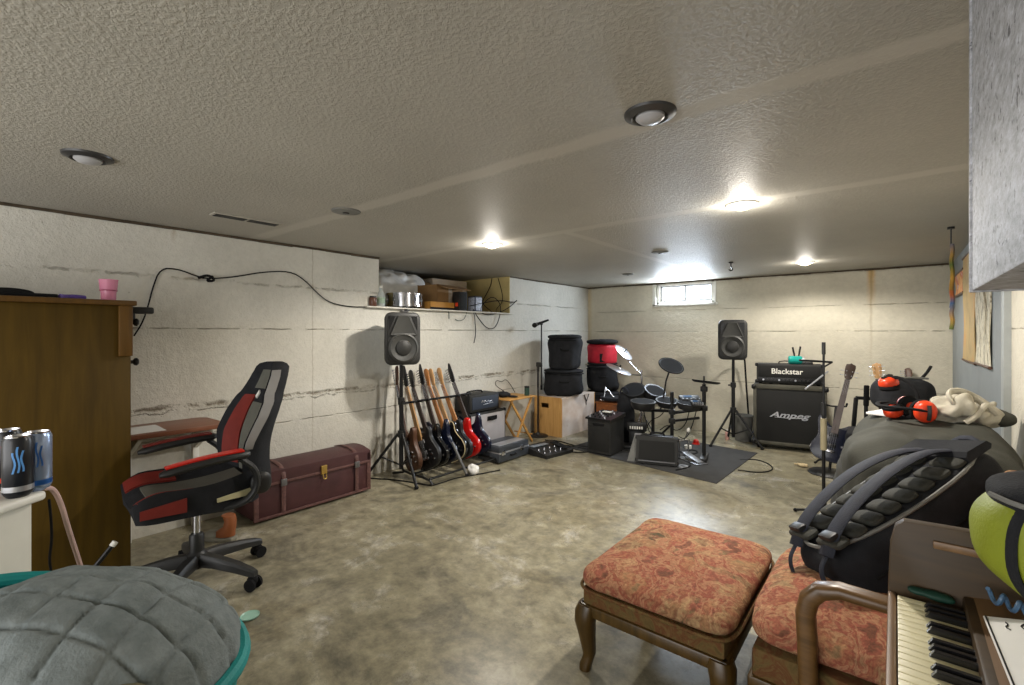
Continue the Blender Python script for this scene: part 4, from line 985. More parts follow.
# microphone stand at the left wall
def micstand(label, loc, base_r, h1, h2, boom=None, group='microphone stands', tripod_=False):
    t = thing('microphone_stand', label, 'microphone stand', loc, 0, group)
    if tripod_:
        for k in range(3):
            a = 2*PI*k/3+.4; lg = M().cyl((0, 0, .10), (base_r*math.cos(a), base_r*math.sin(a), .012), .009).build('leg', 'blackm', t)
            M().blob((base_r*math.cos(a), base_r*math.sin(a), .012), (.015, .015, .012), nu=14, nv=8).build('rubber_foot', 'rubber', lg)
        M().cyl((0, 0, .06), (0, 0, .16), .018).build('hub', 'black', t)
    else:
        M().lathe([(0, 0), (base_r, 0), (base_r, .010), (base_r*.9, .018), (.03, .028), (.02, .05), (0, .05)], 36).build('base', 'black', t)
    M().cyl((0, 0, .04), (0, 0, h1), .011).build('lower_tube', 'blackm', t)
    M().cyl((0, 0, h1-.04), (0, 0, h1+.05), .017).build('clutch', 'black', t)
    return t
p = atz(538, 436, 0)
t = micstand('tall black microphone stand between folding table and plywood box', (p.x, p.y, 0), .13, .88, 0)
o = RT*.045
M().cyl((0, 0, .93), o*.2+V((0, 0, .95)), .009).cyl(o+V((0, 0, .62)), o+V((0, 0, 1.47)), .009).build('boom', 'blackm', t)
M().box((-.02, -.02, .90), (.06, .02, .96), .008).build('boom_clamp', 'black', t)
M().cyl(o+V((0, 0, .60)), o+V((0, 0, .66)), .014).build('counterweight', 'rubber', t)
q = o+V((0, 0, 1.475)); d = (-RT*.93-UP*.35).normalized()
tm = thing('microphone', 'black handheld microphone clipped on top of the tall stand by the plywood box', 'microphone', V(p)+q)
M().cyl(-d*.10, d*.07, .012, .021).build('handle', 'blackm', tm)
M().blob((0, 0, 0), (.032, .032, .034), mtx=Matrix.Translation(d*.095) @ rot_to(d), nu=24, nv=14).build('grille_ball', 'grille', tm)
M().cyl(d*.055, d*.068, .026).build('collar', 'steel', tm); M().box((-.015, -.015, -.03), (.015, .015, .01), .004).build('clip', 'black', tm)
# cables along the floor there
cable('black cable lying on the floor between the case and the plywood box', [atz(x, y, .006) for x, y in ((522, 448), (540, 446), (560, 444), (585, 449), (598, 451), (575, 453), (556, 449))], .007)
cable('black cable leading across the floor toward the black monitor amplifier', [atz(x, y, .006) for x, y in ((545, 440), (560, 441), (575, 446), (590, 447))], .007)

# plywood box
def plyfront():
    tt = NT('whitewashed_plywood'); co = tt.coord()
    a = tt.noise(co, 5, 5, .65); b = tt.noise(co, 2.2, 4, .6)
    col = tt.ramp(a, [(.3, lin((196, 176, 160))), (.6, lin((214, 204, 196)))])
    sp = tt.ramp(b, [(.64, g3(0)), (.72, g3(1))])
    return tt.set(Base_Color=tt.mix(tt.math('MULTIPLY', sp, .65), col, lin((136, 84, 60))), Roughness=.6)
pf = plyfront()
bx0, bx1, by0, by1, bz = .09, .52, 5.06, 5.92, .505
t = thing('plywood_box', 'large plywood box with a handle hole and pale stained front, carrying black drum bags', 'box', (.3, 5.5, 0))
e = M().box((bx0, by0, 0), (bx0+.02, by0+.02, bz)); e = M()
# end panel with real handle hole
hx0, hx1, hz0, hz1 = .20, .32, .36, .42
M().box((bx0, by0, 0), (bx1, by0+.018, hz0)).box((bx0, by0, hz1), (bx1, by0+.018, bz)).box((bx0, by0, hz0), (hx0, by0+.018, hz1)).box((hx1, by0, hz0), (bx1, by0+.018, hz1)).build('end_panel', 'ply', t, world=True)
M().box((bx0, by1-.018, 0), (bx1, by1, bz)).build('end_panel', 'ply', t, world=True)
M().box((bx1-.018, by0+.018, 0), (bx1, by1-.018, bz-.018)).build('front_panel', pf, t, world=True)
M().box((bx0, by0+.018, 0), (bx0+.018, by1-.018, bz-.018)).build('back_panel', 'ply', t, world=True)
M().box((bx0+.001, by0+.001, bz-.018), (bx1+.001, by1-.001, bz), .002).build('top_panel', pf, t, world=True)
M().box((bx0+.018, by0+.018, 0), (bx1-.018, by1-.018, .018)).build('bottom_panel', 'ply', t, world=True)
yc = atx(586, 395, bx1).y
M().tube([(bx1+.001, yc-.06, .495), (bx1+.001, yc, .40), (bx1+.001, yc+.07, .495)], .012, 6, flat=.15).tube([(bx1+.001, yc, .40), (bx1+.001, yc+.005, .35)], .012, 6, flat=.15).build('black_mark', 'blackm', t, world=True)

# drum bags
def drum_bag(label, loc, r, h, m1='fabric_black', squash=1.0, pocket=None, lidm='fabric_black', fr=6):
    t = thing('drum_bag', label, 'drum bag', loc, 0, 'soft drum cases stacked by the back corner')
    fn = lambda w, q: V((w.x, w.y*squash, w.z))
    M().blob((0, 0, h*.47), (r, r, h*.47), (2.0, 5.5), .03, fr, 48, 26, None, fn, sd=h*9).build('bag', m1, t, sharp=60)
    M().blob((0, 0, h*.93), (r*1.03, r*1.03*squash, h*.07), (2.0, 3.2), .006, fr, 48, 12).build('lid', lidm, t, sharp=60)
    M().tube([(r*1.01*math.cos(2*PI*i/40), r*1.01*squash*math.sin(2*PI*i/40), h*.84) for i in range(40)], .006, 6, closed=True).build('zip', 'rubber', t)
    a = math.atan2(CAM.y-loc[1], CAM.x-loc[0])
    hd = [(math.cos(a+k)*(r+o), math.sin(a+k)*(r+o)*squash, h*z) for k, o, z in ((-.25, -.004, .60), (-.2, .02, .56), (.2, .02, .56), (.25, -.004, .60))]
    M().tube(hd, .010, smooth=1).build('handle', 'rubber', t)
    return t
drum_bag('wide black drum bag resting on the plywood box, under another black bag', (.36, 5.36, bz), .265, .35, squash=.95)
drum_bag('black drum bag on top of the other black bag on the plywood box', (.37, 5.37, bz+.345), .225, .47, squash=1.0)
s2 = V((.50, 6.18, 0))
drum_bag('large black drum bag on the floor in the back corner beneath the smaller drum bags', s2, .24, .50)
drum_bag('black drum bag directly under the red one by the back wall', s2+V((0, 0, .50)), .225, .38)
t = thing('drum_bag', 'red drum bag with black lid on top of the stack by the back wall', 'drum bag', s2+V((0, 0, .885)), 0, 'soft drum cases stacked by the back corner')
M().blob((0, 0, .15), (.205, .205, .15), (2.4, 6), .010, 6, 48, 24).build('bag', 'redfab', t, sharp=60)
M().blob((0, 0, .325), (.225, .225, .040), (2.2, 3), .006, 6, 48, 14).build('lid', 'fabric_black', t, sharp=60)
a = math.atan2(CAM.y-s2.y, CAM.x-s2.x)
M().sheet(lambda u, v: V((.213*math.cos(a+(u-.5)*.36), .213*math.sin(a+(u-.5)*.36), .04+.12*v)), 8, 6, .006).build('pocket', 'fabric_black', t)
M().tube([(.208*math.cos(2*PI*i/40), .208*math.sin(2*PI*i/40), .012) for i in range(40)], .012, 6, closed=True).build('bottom_trim', 'fabric_black', t)

# brown wooden box and cymbal stand
t = thing('wooden_cabinet', 'small orange-brown wooden cabinet behind the black monitor amplifier', 'cabinet', (.92, 5.75, 0))
M().box((.72, 5.60, .02), (1.08, 5.90, .40), .006).build('body', 'organwood', t, world=True); M().box((.705, 5.585, .40), (1.095, 5.915, .42), .005).build('top_board', 'organwood', t, world=True)
for xx in (.75, 1.05):
    for yy in (5.63, 5.87): M().box((xx-.015, yy-.015, 0), (xx+.015, yy+.015, .022)).build('foot', 'organwood', t, world=True)
M().box((.78, 5.594, .08), (1.02, 5.602, .34), .003).build('door', 'organwood', t, world=True)
t = thing('chrome_snare_stand', 'folded chrome drum hardware lying on the small orange-brown cabinet', 'drum hardware', (.9, 5.75, .42))
M().tube([(.74, 5.66, .44), (.80, 5.68, .44), (1.06, 5.78, .445)], .012).tube([(.80, 5.66, .44), (.82, 5.68, .62)], .008).tube([(.95, 5.72, .44), (.86, 5.70, .56), (.80, 5.69, .60)], .008).build('tubes', 'chrome', t, world=True)
M().lathe([(0, 0), (.18, 0), (.18, .03), (0, .03)], 30, Matrix.Translation((.9, 5.76, .452))).build('black_pad', 'fabric_black', t, world=True)
base = V((1.31, 5.72, 0))
t = thing('cymbal_stand', 'silver cymbal stand with two tilted silver cymbals in front of the red drum bag', 'cymbal stand', base)
for k in range(3):
    a = 2*PI*k/3+.3; M().cyl((0, 0, .34), (.18*math.cos(a), .18*math.sin(a), .012), .009).build('leg', 'chrome', t)
M().cyl((0, 0, .2), (0, 0, .86), .011).build('pole', 'chrome', t)
for q, nrm, rr, nm in ((atd(624, 352, 6.15), (RT*.55+UP*.75-FW*.45), .135, 0), (atd(619, 369, 6.05), (RT*.35+UP*.9-FW*.2), .17, 0)):
    q = q-base; mt = Matrix.Translation(q) @ rot_to(nrm)
    M().tube([V((0, 0, .80)), V((q.x*.5, q.y*.5, (.8+q.z)/2-.03)), q-V(nrm).normalized()*.03], .008).build('boom', 'chrome', t)
    c = M().lathe([(0, .030), (.02, .028), (.032, .012), (rr*.6, .006), (rr, -.006), (rr, -.009), (rr*.6, .002), (.03, .006), (0, .02)], 44, mt).build('cymbal', 'silver', t)
    M().cyl((0, 0, .02), (0, 0, .055), .010, mtx=mt).build('felt', 'blackm', c)

# ------------------------------------------------------------------ drum area
q4 = [(.86, 4.66), (2.60, 4.38), (2.64, 5.78), (1.02, 6.02)]
mm = M().prism(q4, 0, .007, None, .002); solo(mm, 'floor_mat', 'mat', 'dark grey rubber mat on the floor under the drum kit', 'mat', (1.8, 5.2, 0))
MZ = .007
# monitor amplifier
t = thing('monitor_amplifier', 'tall black monitor amplifier with a knob panel on its top, left on the mat', 'amplifier', (1.31, 4.77, MZ))
M().loft([[V((1.17, 4.60, MZ+.015)), V((1.455, 4.585, MZ+.015)), V((1.44, 4.94, MZ+.015)), V((1.155, 4.955, MZ+.015))], [V((1.17, 4.60, .385)), V((1.455, 4.585, .385)), V((1.44, 4.94, .385)), V((1.155, 4.955, .385))]]).build('case', 'tolex', t, world=True)
M().box((1.19, 4.586, .05), (1.44, 4.597, .32), .003, Matrix.Translation((1.31, 4.59, 0)) @ Matrix.Rotation(-.05, 4, 'Z') @ Matrix.Translation((-1.31, -4.59, 0))).build('grille', 'grille', t, world=True)
M().box((1.24, 4.582, .325), (1.38, 4.60, .35), .004).build('handle_slot', 'rubber', t, world=True)
tp = M().loft([[V((1.15, 4.58, z)), V((1.47, 4.565, z)), V((1.455, 4.955, z2)), V((1.14, 4.97, z2))] for z, z2 in ((.385, .395), (.405, .435))]).build('control_panel', 'blackm', t, world=True)
for i in range(4):
    for j in range(5):
        x = 1.19+.06*i; y = 4.62+.075*j; z = .405+.03*(j*.075+.04)/.39
        M().cyl((x, y, z), (x, y, z+.018), .010, .008, seg=10).build('knob', 'silver' if (i+j) % 3 == 0 else 'blackm', tp, world=True)
for xx in (1.19, 1.42):
    for yy in (4.63, 4.91): M().cyl((xx, yy, MZ), (xx, yy, MZ+.016), .016).build('foot', 'rubber', t, world=True)
solo(M().box((1.24, 4.80, .437), (1.34, 4.86, .449), .004), 'small_pale_box', 'offwhite', 'small pale box lying on the knob panel of the tall monitor amplifier', 'box', (1.29, 4.83, .437))
# wedge practice amplifier
fdir = V((.36, .11, 0)).normalized(); nrm = V((fdir.y, -fdir.x, 0))
t = thing('practice_amplifier', 'wide low black practice amplifier tilted back at the front of the mat', 'amplifier', (1.96, 4.60, MZ), math.atan2(fdir.y, fdir.x))
w = .20
M().loft([[V((s, y, z)) for y, z in ((-.02+.0, .012), (.20, .012), (.16, .265), (.045, .275), (.030, .262))] for s in (-w, -w+.02, w-.02, w)]).build('case', 'tolex', t, sharp=25)
M().loft([[V((s, -.026+.0+k, .055)), V((s, .022+k, .235)), V((s, .040+k, .235)), V((s, .0+k, .055))] for s, k in ((-w+.03, 0), (w-.03, 0))]).build('front_grille', 'grille', t)
M().box((-w+.02, -.030, .030), (w-.02, -.012, .046), .004).build('silver_trim', 'steel', t)
M().box((-w+.04, .05, .268), (w-.04, .15, .282), .004).build('control_strip', 'blackm', t)
M().tube([(-.07, .10, .28), (-.06, .10, .305), (.06, .10, .305), (.07, .10, .28)], .010, smooth=1).build('handle', 'rubber', t)
for s in (-w, w):
    for z in (.03, .255): M().blob((s, .02 if z < .1 else .06, z), (.014, .02, .02), (3, 3), nu=14, nv=8).build('corner_guard', 'blackm', t)
for s in (-.15, .15): M().box((s-.02, .0, 0), (s+.02, .19, .014)).build('foot', 'rubber', t)
a = atz(627, 461, MZ); b = atz(639, 462, MZ)
t = thing('leaning_board', 'grey board leaning upright just left of the practice amplifier', 'board', (a.x, a.y, MZ))
dd = (b-a); up = V((.04, .10, .27))
M().loft([[a, b, b+V((0, .02, 0)), a+V((0, .02, 0))], [a+up, b+up, b+up+V((0, .02, 0)), a+up+V((0, .02, 0))]]).build('board', 'greybin', t, world=True)
M().loft([[a+up*.97-V((0, .004, 0)), b+up*.97-V((0, .004, 0)), b+up*.97+V((0, .025, 0)), a+up*.97+V((0, .025, 0))], [a+up*1.03-V((0, .004, 0)), b+up*1.03-V((0, .004, 0)), b+up*1.03+V((0, .025, 0)), a+up*1.03+V((0, .025, 0))]]).build('edge_strip', 'steel', t, world=True)

# electronic drum kit
K0 = V((1.95, 5.25, MZ))
t = thing('electronic_drum_kit', 'black electronic drum kit with rubber pads on a tubular rack, on the mat', 'drum kit', K0)
def wp(px, py, d): return atd(px, py, d)
post = []
for px, ytop, d, nm in ((704, 384, 4.95), (672, 392, 5.15), (652, 402, 5.45)) if False else ((704, 384, 4.95, 0), (672, 392, 5.15, 0), (653, 402, 5.55, 0)):
    top = wp(px, ytop, d); post.append(V((top.x, top.y, 0)))
    M().cyl((top.x, top.y, MZ+.03), top, .019).build('rack_post', 'blackm', t, world=True)
    c = V((top.x, top.y, 0))
    M().box((-.15, -.035, MZ), (.15, .035, MZ+.045), .010, Matrix.Translation(c) @ Matrix.Rotation(YAW+1.1, 4, 'Z')).build('rack_foot', 'black', t, world=True)
def bar(a, b, r=.017): M().cyl(a, b, r).build('rack_tube', 'blackm', t, world=True)
bar(wp(704, 409, 4.95), wp(672, 413, 5.15)); bar(wp(672, 411, 5.15), wp(640, 410, 5.45)); bar(wp(672, 421, 5.15), wp(699, 418, 4.90), .014)
bar(wp(672, 424, 5.15), wp(654, 441, 5.5), .012); bar(wp(640, 408, 5.45), wp(634, 395, 5.7), .014)
for q in (wp(704, 408, 4.93), wp(672, 412, 5.13), wp(672, 421, 5.13), wp(704, 389, 4.95)):
    M().box((-.03, -.03, -.028), (.03, .03, .028), .008, Matrix.Translation(q) @ Matrix.Rotation(YAW, 4, 'Z')).build('clamp', 'black', t, world=True)
def pad(q, n, r, th=.035, rimm='blackm', nm='drum_pad', top='rubber'):
    mt = Matrix.Translation(q) @ rot_to(n)
    b = M().lathe([(0, -th), (r*.80, -th), (r*.95, -th*.5), (r, 0), (r*.99, .008), (r*.93, .010), (0, .004)], 36, mt).build(nm, 'black', t, world=True)
    M().tube([mt @ V((r*1.0*math.cos(2*PI*i/36), r*1.0*math.sin(2*PI*i/36), .006)) for i in range(36)], .007, 6, closed=True).build('rim', rimm, b, world=True)
    M().lathe([(0, .0065), (r*.9, .010), (r*.9, .007), (0, .003)], 30, mt).build('pad_surface', top, b, world=True)
    return b
upn = (UP*.95-FW*.12).normalized()
pad(wp(643, 402, 5.25), (UP*.985-FW*.10).normalized(), .135, .075)
pad(wp(689, 404, 4.95), (UP*.99-FW*.08+RT*.06).normalized(), .125, .055)
pad(wp(667, 401, 5.35), (UP*.97-FW*.2).normalized(), .120, .06)
pad(wp(634, 390, 5.75), (UP*.85-FW*.45-RT*.25).normalized(), .135, .12)
pad(wp(655, 391, 5.70), (UP*.85-FW*.45+RT*.15).normalized(), .125, .12)
# cymbal pads with stands
q = wp(671, 366, 5.40)
M().tube([wp(660, 412, 5.45), wp(664, 395, 5.45), wp(666, 381, 5.42), q], .010).build('cymbal_arm', 'blackm', t, world=True)
pad(q, (-FW*.55+UP*.80+RT*.12).normalized(), .140, .016, 'rubber', 'cymbal_pad')
q = wp(706, 382, 4.95)
M().cyl(wp(704, 386, 4.95), wp(704, 376, 4.95), .008).build('cymbal_rod', 'blackm', t, world=True)
pad(q, (UP*.985+FW*.06+RT*.12).normalized(), .135, .014, 'rubber', 'cymbal_pad')
# module and mixer like boxes
for (px, py, d, sx, sy, sz) in ((690, 400, 5.1, .22, .12, .05), (697, 404, 4.85, .12, .09, .035)):
    q = wp(px, py, d); mt = Matrix.Translation(q) @ Matrix.Rotation(YAW, 4, 'Z') @ Matrix.Rotation(.5, 4, 'X')
    b = M().box((-sx/2, -sy/2, -sz/2), (sx/2, sy/2, sz/2), .008, mt).build('drum_module', 'black', t, world=True)
    for k in range(5): M().cyl((-sx*.4+sx*.2*k, -.02, sz/2), (-sx*.4+sx*.2*k, -.02, sz/2+.012), .009, mtx=mt).build('knob', 'silver', b, world=True)
    M().box((-sx*.3, .015, sz/2), (sx*.1, sy*.42, sz/2+.002), 0, mt).build('display', mat('blue_display', (90, 120, 160), .2), b, world=True)
# wires of the kit
for k, pts in enumerate(([(690, 408, 4.95), (686, 425, 5.0), (676, 432, 5.1), (668, 424, 5.2), (660, 430, 5.3)], [(643, 408, 5.25), (648, 430, 5.3), (655, 440, 5.35), (664, 446, 5.3)], [(697, 408, 4.9), (693, 424, 5.0), (686, 440, 5.2), (678, 436, 5.3)], [(667, 404, 5.3), (662, 416, 5.3), (650, 420, 5.4), (645, 432, 5.4)])):
    M().tube([wp(*q) for q in pts], .005, smooth=2).build('wire', 'rubber', t, world=True)
# kick tower, left black block
a = atz(634, 449, MZ)
M().box((-.12, -.05, 0), (.12, .05, .045), .010, Matrix.Translation(a) @ Matrix.Rotation(YAW-.3, 4, 'Z')).box((-.09, -.03, .0), (.09, .03, .22), .012, Matrix.Translation(a) @ Matrix.Rotation(YAW-.3, 4, 'Z') @ Matrix.Translation((.03, .10, .0))).build('kick_tower', 'black', t, world=True)
kb = M().box((-.11, -.04, .20), (.11, .04, .30), .014, Matrix.Translation(a) @ Matrix.Rotation(YAW-.3, 4, 'Z') @ Matrix.Translation((.03, .06, .0))).build('kick_pad', 'black', t, world=True)
for k in range(6):
    M().box((-.08+.026*k, -.0425, .225), (-.064+.026*k, -.0402, .258), .001, Matrix.Translation(a) @ Matrix.Rotation(YAW-.3, 4, 'Z') @ Matrix.Translation((.03, .06, 0))).build('white_mark', 'white', kb, world=True)
# tall dark bag behind the monitor amplifier
p = atz(629, 444, MZ)+FW*.16; p.z = MZ
t = thing('tall_black_bag', 'tall dark bag standing between the monitor amplifier and the drum kit', 'bag', p)
M().blob((0, 0, .30), (.10, .13, .30), (3, 4), .015, 7, 40, 26, Matrix.Rotation(YAW, 4, 'Z')).build('bag', 'fabric_black', t, sharp=60)
M().tube([(-.05, -.05, .59), (-.03, -.05, .66), (.04, -.05, .66), (.06, -.05, .59)], .010, smooth=1).build('handle', 'fabric_navy', t)
# kick pedal, white and red bits
p = atz(692, 461, MZ)
t = thing('kick_pedal', 'silver kick pedal with footboard on the mat beside the practice amplifier', 'pedal', p, YAW+.3)
M().box((-.07, -.16, 0), (.07, .16, .010), .003).build('base_plate', 'steel', t)
M().box((-.04, -.14, -.004), (.04, .12, .004), .003, Matrix.Translation((0, 0, .045)) @ Matrix.Rotation(.2, 4, 'X')).build('footboard', 'steel', t)
for s in (-.055, .055): M().cyl((s, .13, 0), (s, .13, .19), .008).build('upright', 'chrome', t)
M().cyl((-.07, .13, .185), (.07, .13, .185), .007).build('axle', 'chrome', t); M().cyl((0, .13, .185), (0, .06, .30), .005).build('beater_rod', 'chrome', t); M().blob((0, .055, .31), (.022, .018, .025), nu=16, nv=10).build('beater', 'white', t)
for px, py, mt_, nm, lb, r_ in ((696, 444, 'red', 'red_beanie', 'small red beanie lying on the mat under the drum rack', .035), (688, 448, 'white', 'white_tape_roll', 'roll of white tape lying on the mat under the drum rack', .04), (683, 467, 'silver', 'silver_ring', 'flat silver ring lying on the mat right of the practice amplifier', .05)):
    p = atz(px, py, MZ); h_ = .03 if 'ring' not in nm else .012
    prof = [(r_*.55, 0), (r_, 0), (r_*.98, h_), (r_*.55, h_), (r_*.55, 0)] if nm != 'red_beanie' else [(0, 0), (r_*1.3, 0), (r_*1.3, .006), (r_, .008), (r_*.9, .04), (r_*.5, .055), (0, .058)]
    solo(M().lathe(prof, 28, Matrix.Translation(p)), nm, mt_, lb, nm.replace('_', ' '), p)
cable('loose black cables snaking over the mat under the drum rack', [atz(x, y, MZ+.006) for x, y in ((660, 452), (676, 450), (690, 455), (700, 452), (690, 449), (682, 455), (694, 466), (676, 470))], .006)
cable('thin black cable on the bare floor between the mat and the amplifier stack', [atz(x, y, .005) for x, y in ((740, 460), (756, 459), (770, 464), (774, 470), (760, 473), (738, 470))], .006)

# bin and bottle near the right tripod
p = atz(739, 446, 0); p.y = max(p.y, 6.2)
t = thing('waste_bin', 'grey plastic bin between the right tripod and the amplifier stack', 'bin', (2.36, 6.36, 0))
M().lathe([(0, .002), (.085, 0), (.09, .01), (.112, .30), (.118, .305), (.118, .32), (.108, .32), (.084, .015), (0, .012)], 36).build('bin_body', 'greybin', t)
t = thing('blue_bottle', 'small blue bottle on the floor beside the grey bin', 'bottle', (2.49, 6.40, 0))
M().lathe([(0, 0), (.028, 0), (.030, .006), (.030, .13), (.014, .16), (.012, .175), (0, .175)], 24).build('bottle_body', 'blue', t); M().lathe([(0, .172), (.015, .172), (.015, .19), (0, .19)], 16).build('cap', 'white', t)
p = V((2.33, 6.20, 0))
t = thing('pink_bottle', 'small pale pink bottle on the floor left of the grey bin', 'bottle', (2.19, 6.30, 0))
M().lathe([(0, 0), (.024, 0), (.025, .09), (.012, .115), (0, .115)], 20).build('bottle_body', mat('pale_pink', (196, 150, 140), .4), t); M().lathe([(0, .113), (.013, .113), (.013, .13), (0, .13)], 16).build('cap', 'white', t)
cable('thick black cable hanging from the right loudspeaker down the back wall', [SP+V((.02, .12, 1.18)), atd(744, 350, 5.95), atd(746, 380, 6.0), atd(748, 410, 6.02), V((2.40, 6.56, .02)), V((2.2, 6.5, .012))], .011)

# ------------------------------------------------------------------ amplifier stack on the back wall
rz = math.radians(10)
A = V((2.545, 6.05, 0)); W = .71
t = thing('speaker_cabinet', 'tall black speaker cabinet with white script on its grille, under the wide amplifier head', 'amplifier', A, rz)
ch = .745; D = .36
M().box((0, 0, .045), (W, D, ch), .012).build('case', 'tolex', t)
M().box((.035, -.006, .10), (W-.035, .006, ch-.055), .003).build('grille', 'grille', t)
M().box((-.004, -.012, .06), (.03, .02, ch-.02), .006).box((W-.03, -.012, .06), (W+.004, .02, ch-.02), .006).box((-.004, -.012, .055), (W+.004, .02, .095), .006).box((-.004, -.014, ch-.05), (W+.004, .02, ch+.004), .006).build('worn_frame', 'tolexedge', t)
M().text('Ampeg', .085, Matrix.Translation((W*.50, -.008, .405)) @ RX @ Matrix.Diagonal((1.55, 1, 1, 1)), .003, .0015, .35).tube([(W*.30, -.009, .378), (W*.5, -.009, .374), (W*.74, -.009, .384)], .003, 6).build('script_logo', 'silver', t)
for xx in (.05, W-.05):
    for yy in (.05, D-.05):
        M().cyl((xx-.012, yy, .022), (xx+.012, yy, .022), .022).box((xx-.02, yy-.02, .035), (xx+.02, yy+.02, .05)).build('caster', 'rubber', t)
for z in (.08, ch-.03):
    for xx in (.0, W): M().blob((xx, .0, z), (.024, .024, .028), (3, 3), nu=16, nv=10).build('corner_guard', 'blackm', t)
zz = ch+.004
t = thing('guitar_amplifier', 'wide black amplifier head with bold white lettering on the tall speaker cabinet', 'amplifier', A+V((0, 0, zz)), rz)
hx0, hx1 = .03, W-.03; hh = .235
M().box((hx0, .02, .015), (hx1, .26, hh), .012).build('case', 'tolex', t)
M().box((hx0+.02, .014, .085), (hx1-.02, .024, hh-.02), .003).build('front_grille', 'grille', t)
cpn = M().box((hx0+.02, .010, .025), (hx1-.02, .024, .078), .003).build('control_panel', 'steel' if False else 'blackm', t)
for k in range(12): M().cyl((hx0+.07+k*.040, .012, .052), (hx0+.07+k*.040, -.006, .052), .011, .009, seg=14).build('knob', 'black' if k % 4 else 'silver', cpn)
M().text('Blackstar', .085, Matrix.Translation(((hx0+hx1)/2-.02, .012, .150)) @ RX, .003, .0012).build('lettering', 'white', t)
M().tube([((hx0+hx1)/2-.10, .14, hh), ((hx0+hx1)/2-.09, .14, hh+.03), ((hx0+hx1)/2+.09, .14, hh+.03), ((hx0+hx1)/2+.10, .14, hh)], .011, smooth=1, flat=.6).build('handle', 'rubber', t)
for xx in (hx0+.04, hx1-.04):
    for yy in (.05, .23): M().cyl((xx, yy, 0), (xx, yy, .017), .016).build('foot', 'rubber', t)
for xx in (hx0, hx1):
    for z in (.03, hh-.012): M().blob((xx, .024, z), (.018, .018, .02), (3, 3), nu=14, nv=8).build('corner_guard', 'blackm', t)
RZM = Matrix.Rotation(rz, 4, 'Z')
def onhead(x, y): return A + RZM @ V((x, y, 0)) + V((0, 0, zz+hh))
p = onhead(.42, .07)
t = thing('teal_jar', 'small teal glass jar lying on top of the amplifier head', 'jar', p, rz)
M().lathe([(0, -.07), (.038, -.07), (.046, -.06), (.048, .05), (.040, .065), (0, .065)], 28, Matrix.Translation((0, 0, .048)) @ rot_to((1, .15, 0))).build('jar_body', 'tealp', t)
M().lathe([(0, .064), (.038, .064), (.038, .085), (0, .085)], 24, Matrix.Translation((0, 0, .048)) @ rot_to((1, .15, 0))).build('lid', 'silver', t)
p = onhead(.44, .20)
t = thing('pen_cup', 'dark cup with two black drumsticks standing on the amplifier head behind the teal jar', 'cup', p, rz)
M().lathe([(0, .0), (.035, 0), (.038, .085), (.034, .085), (.031, .006), (0, .006)], 24).build('cup', 'blackm', t)
for k, (x, y) in enumerate(((-.03, .01), (.025, .0))): M().cyl((x*.3, y, .01), (x*1.4, y, .19+.01*k), .008, .010, seg=10).build('drumstick', 'gbrown' if False else 'blackm', t)
solo(M().box((-.15, -.10, 0), (.15, .09, .016), .004, Matrix.Translation(onhead(.22, .135)) @ RZM).box((-.13, -.08, .016), (.13, .07, .022), .002, Matrix.Translation(onhead(.22, .135)) @ RZM) if False else M().box((-.05, -.05, 0), (.05, .05, .03), .008, Matrix.Translation(onhead(.54, .13)) @ RZM), 'black_pedal', 'black', 'small black box at the right end on top of the amplifier head', 'box', onhead(.54, .13))
# bass on its stand
B = V((3.33, 5.32, .13)); T = atd(851, 366, 4.55)
guitar('dark bass guitar with long grey-brown neck standing right of the amplifier stack', frame(B, T, (.1, -.98, .25)), STRAT, 'gblue', 'rosewood', mat('grey_fretboard', (84, 74, 72), .5), 'rosewood', None, L=1.0, strings=4, name='bass_guitar', cat='guitar', head='three')
t = thing('guitar_stand', 'black guitar stand with round base under the dark bass guitar', 'guitar stand', (3.34, 5.38, 0))
M().lathe([(0, 0), (.17, 0), (.175, .008), (.16, .020), (.04, .028), (0, .028)], 40).build('base', 'black', t)
M().cyl((0, .06, .02), (0.04, .20, .62), .012).build('pole', 'blackm', t)
M().tube([(-.10, -.13, .12), (-.10, -.10, .105), (-.08, .06, .115), (.08, .06, .115), (.10, -.10, .105), (.10, -.13, .12)], .009, smooth=1).build('cradle', 'rubber', t)
M().tube([(-.05, .16, .66), (-.04, .20, .62), (.12, .20, .62), (.13, .16, .66)], .009, smooth=1).build('neck_yoke', 'rubber', t)
p = atz(803, 467, 0)
solo(M().tube([p+V((.08*math.cos(k*2.4)*(.5+.5*((k*37) % 10)/10), .05*math.sin(k*2.4)*(.5+.5*((k*53) % 10)/10), .012+.004*(k % 5))) for k in range(18)], .009, smooth=2), 'beige_rope', 'rope', 'small heap of beige rope on the floor left of the bass guitar', 'rope', p)
# microphone stand on the right
p = V((3.44, 3.94, 0))
t = micstand('thin black microphone stand in front of the bass guitar, with a short silver arm', p, .24, .80, 0, tripod_=True)
M().cyl((0, 0, .80), (0, 0, 1.27), .0075).build('upper_tube', 'blackm', t); M().cyl((0, 0, 1.19), (0, 0, 1.275), .012).build('top_end', 'black', t)
M().cyl(RT*-.13-UP*.0+V((0, 0, .945)), RT*.03+V((0, 0, 1.07)), .006).build('silver_arm', 'silver', t)
M().cyl(RT*-.17+V((0, 0, 1.15)), RT*.06+V((0, 0, 1.135)), .007).tube([RT*.0+V((0, 0, 1.10)), RT*.06+V((0, 0, 1.135))], .006).build('cross_arm', 'blackm', t)
M().cyl((0, 0, .52), (0, 0, .74), .020).build('beige_sleeve', mat('beige_sleeve', (150, 140, 112), .5), t)
M().cyl((0, 0, .17), (0, 0, .21), .018).tube([(0, 0, .19), RT*.05+V((0, 0, .19))], .007).build('leg_collar', 'black', t)
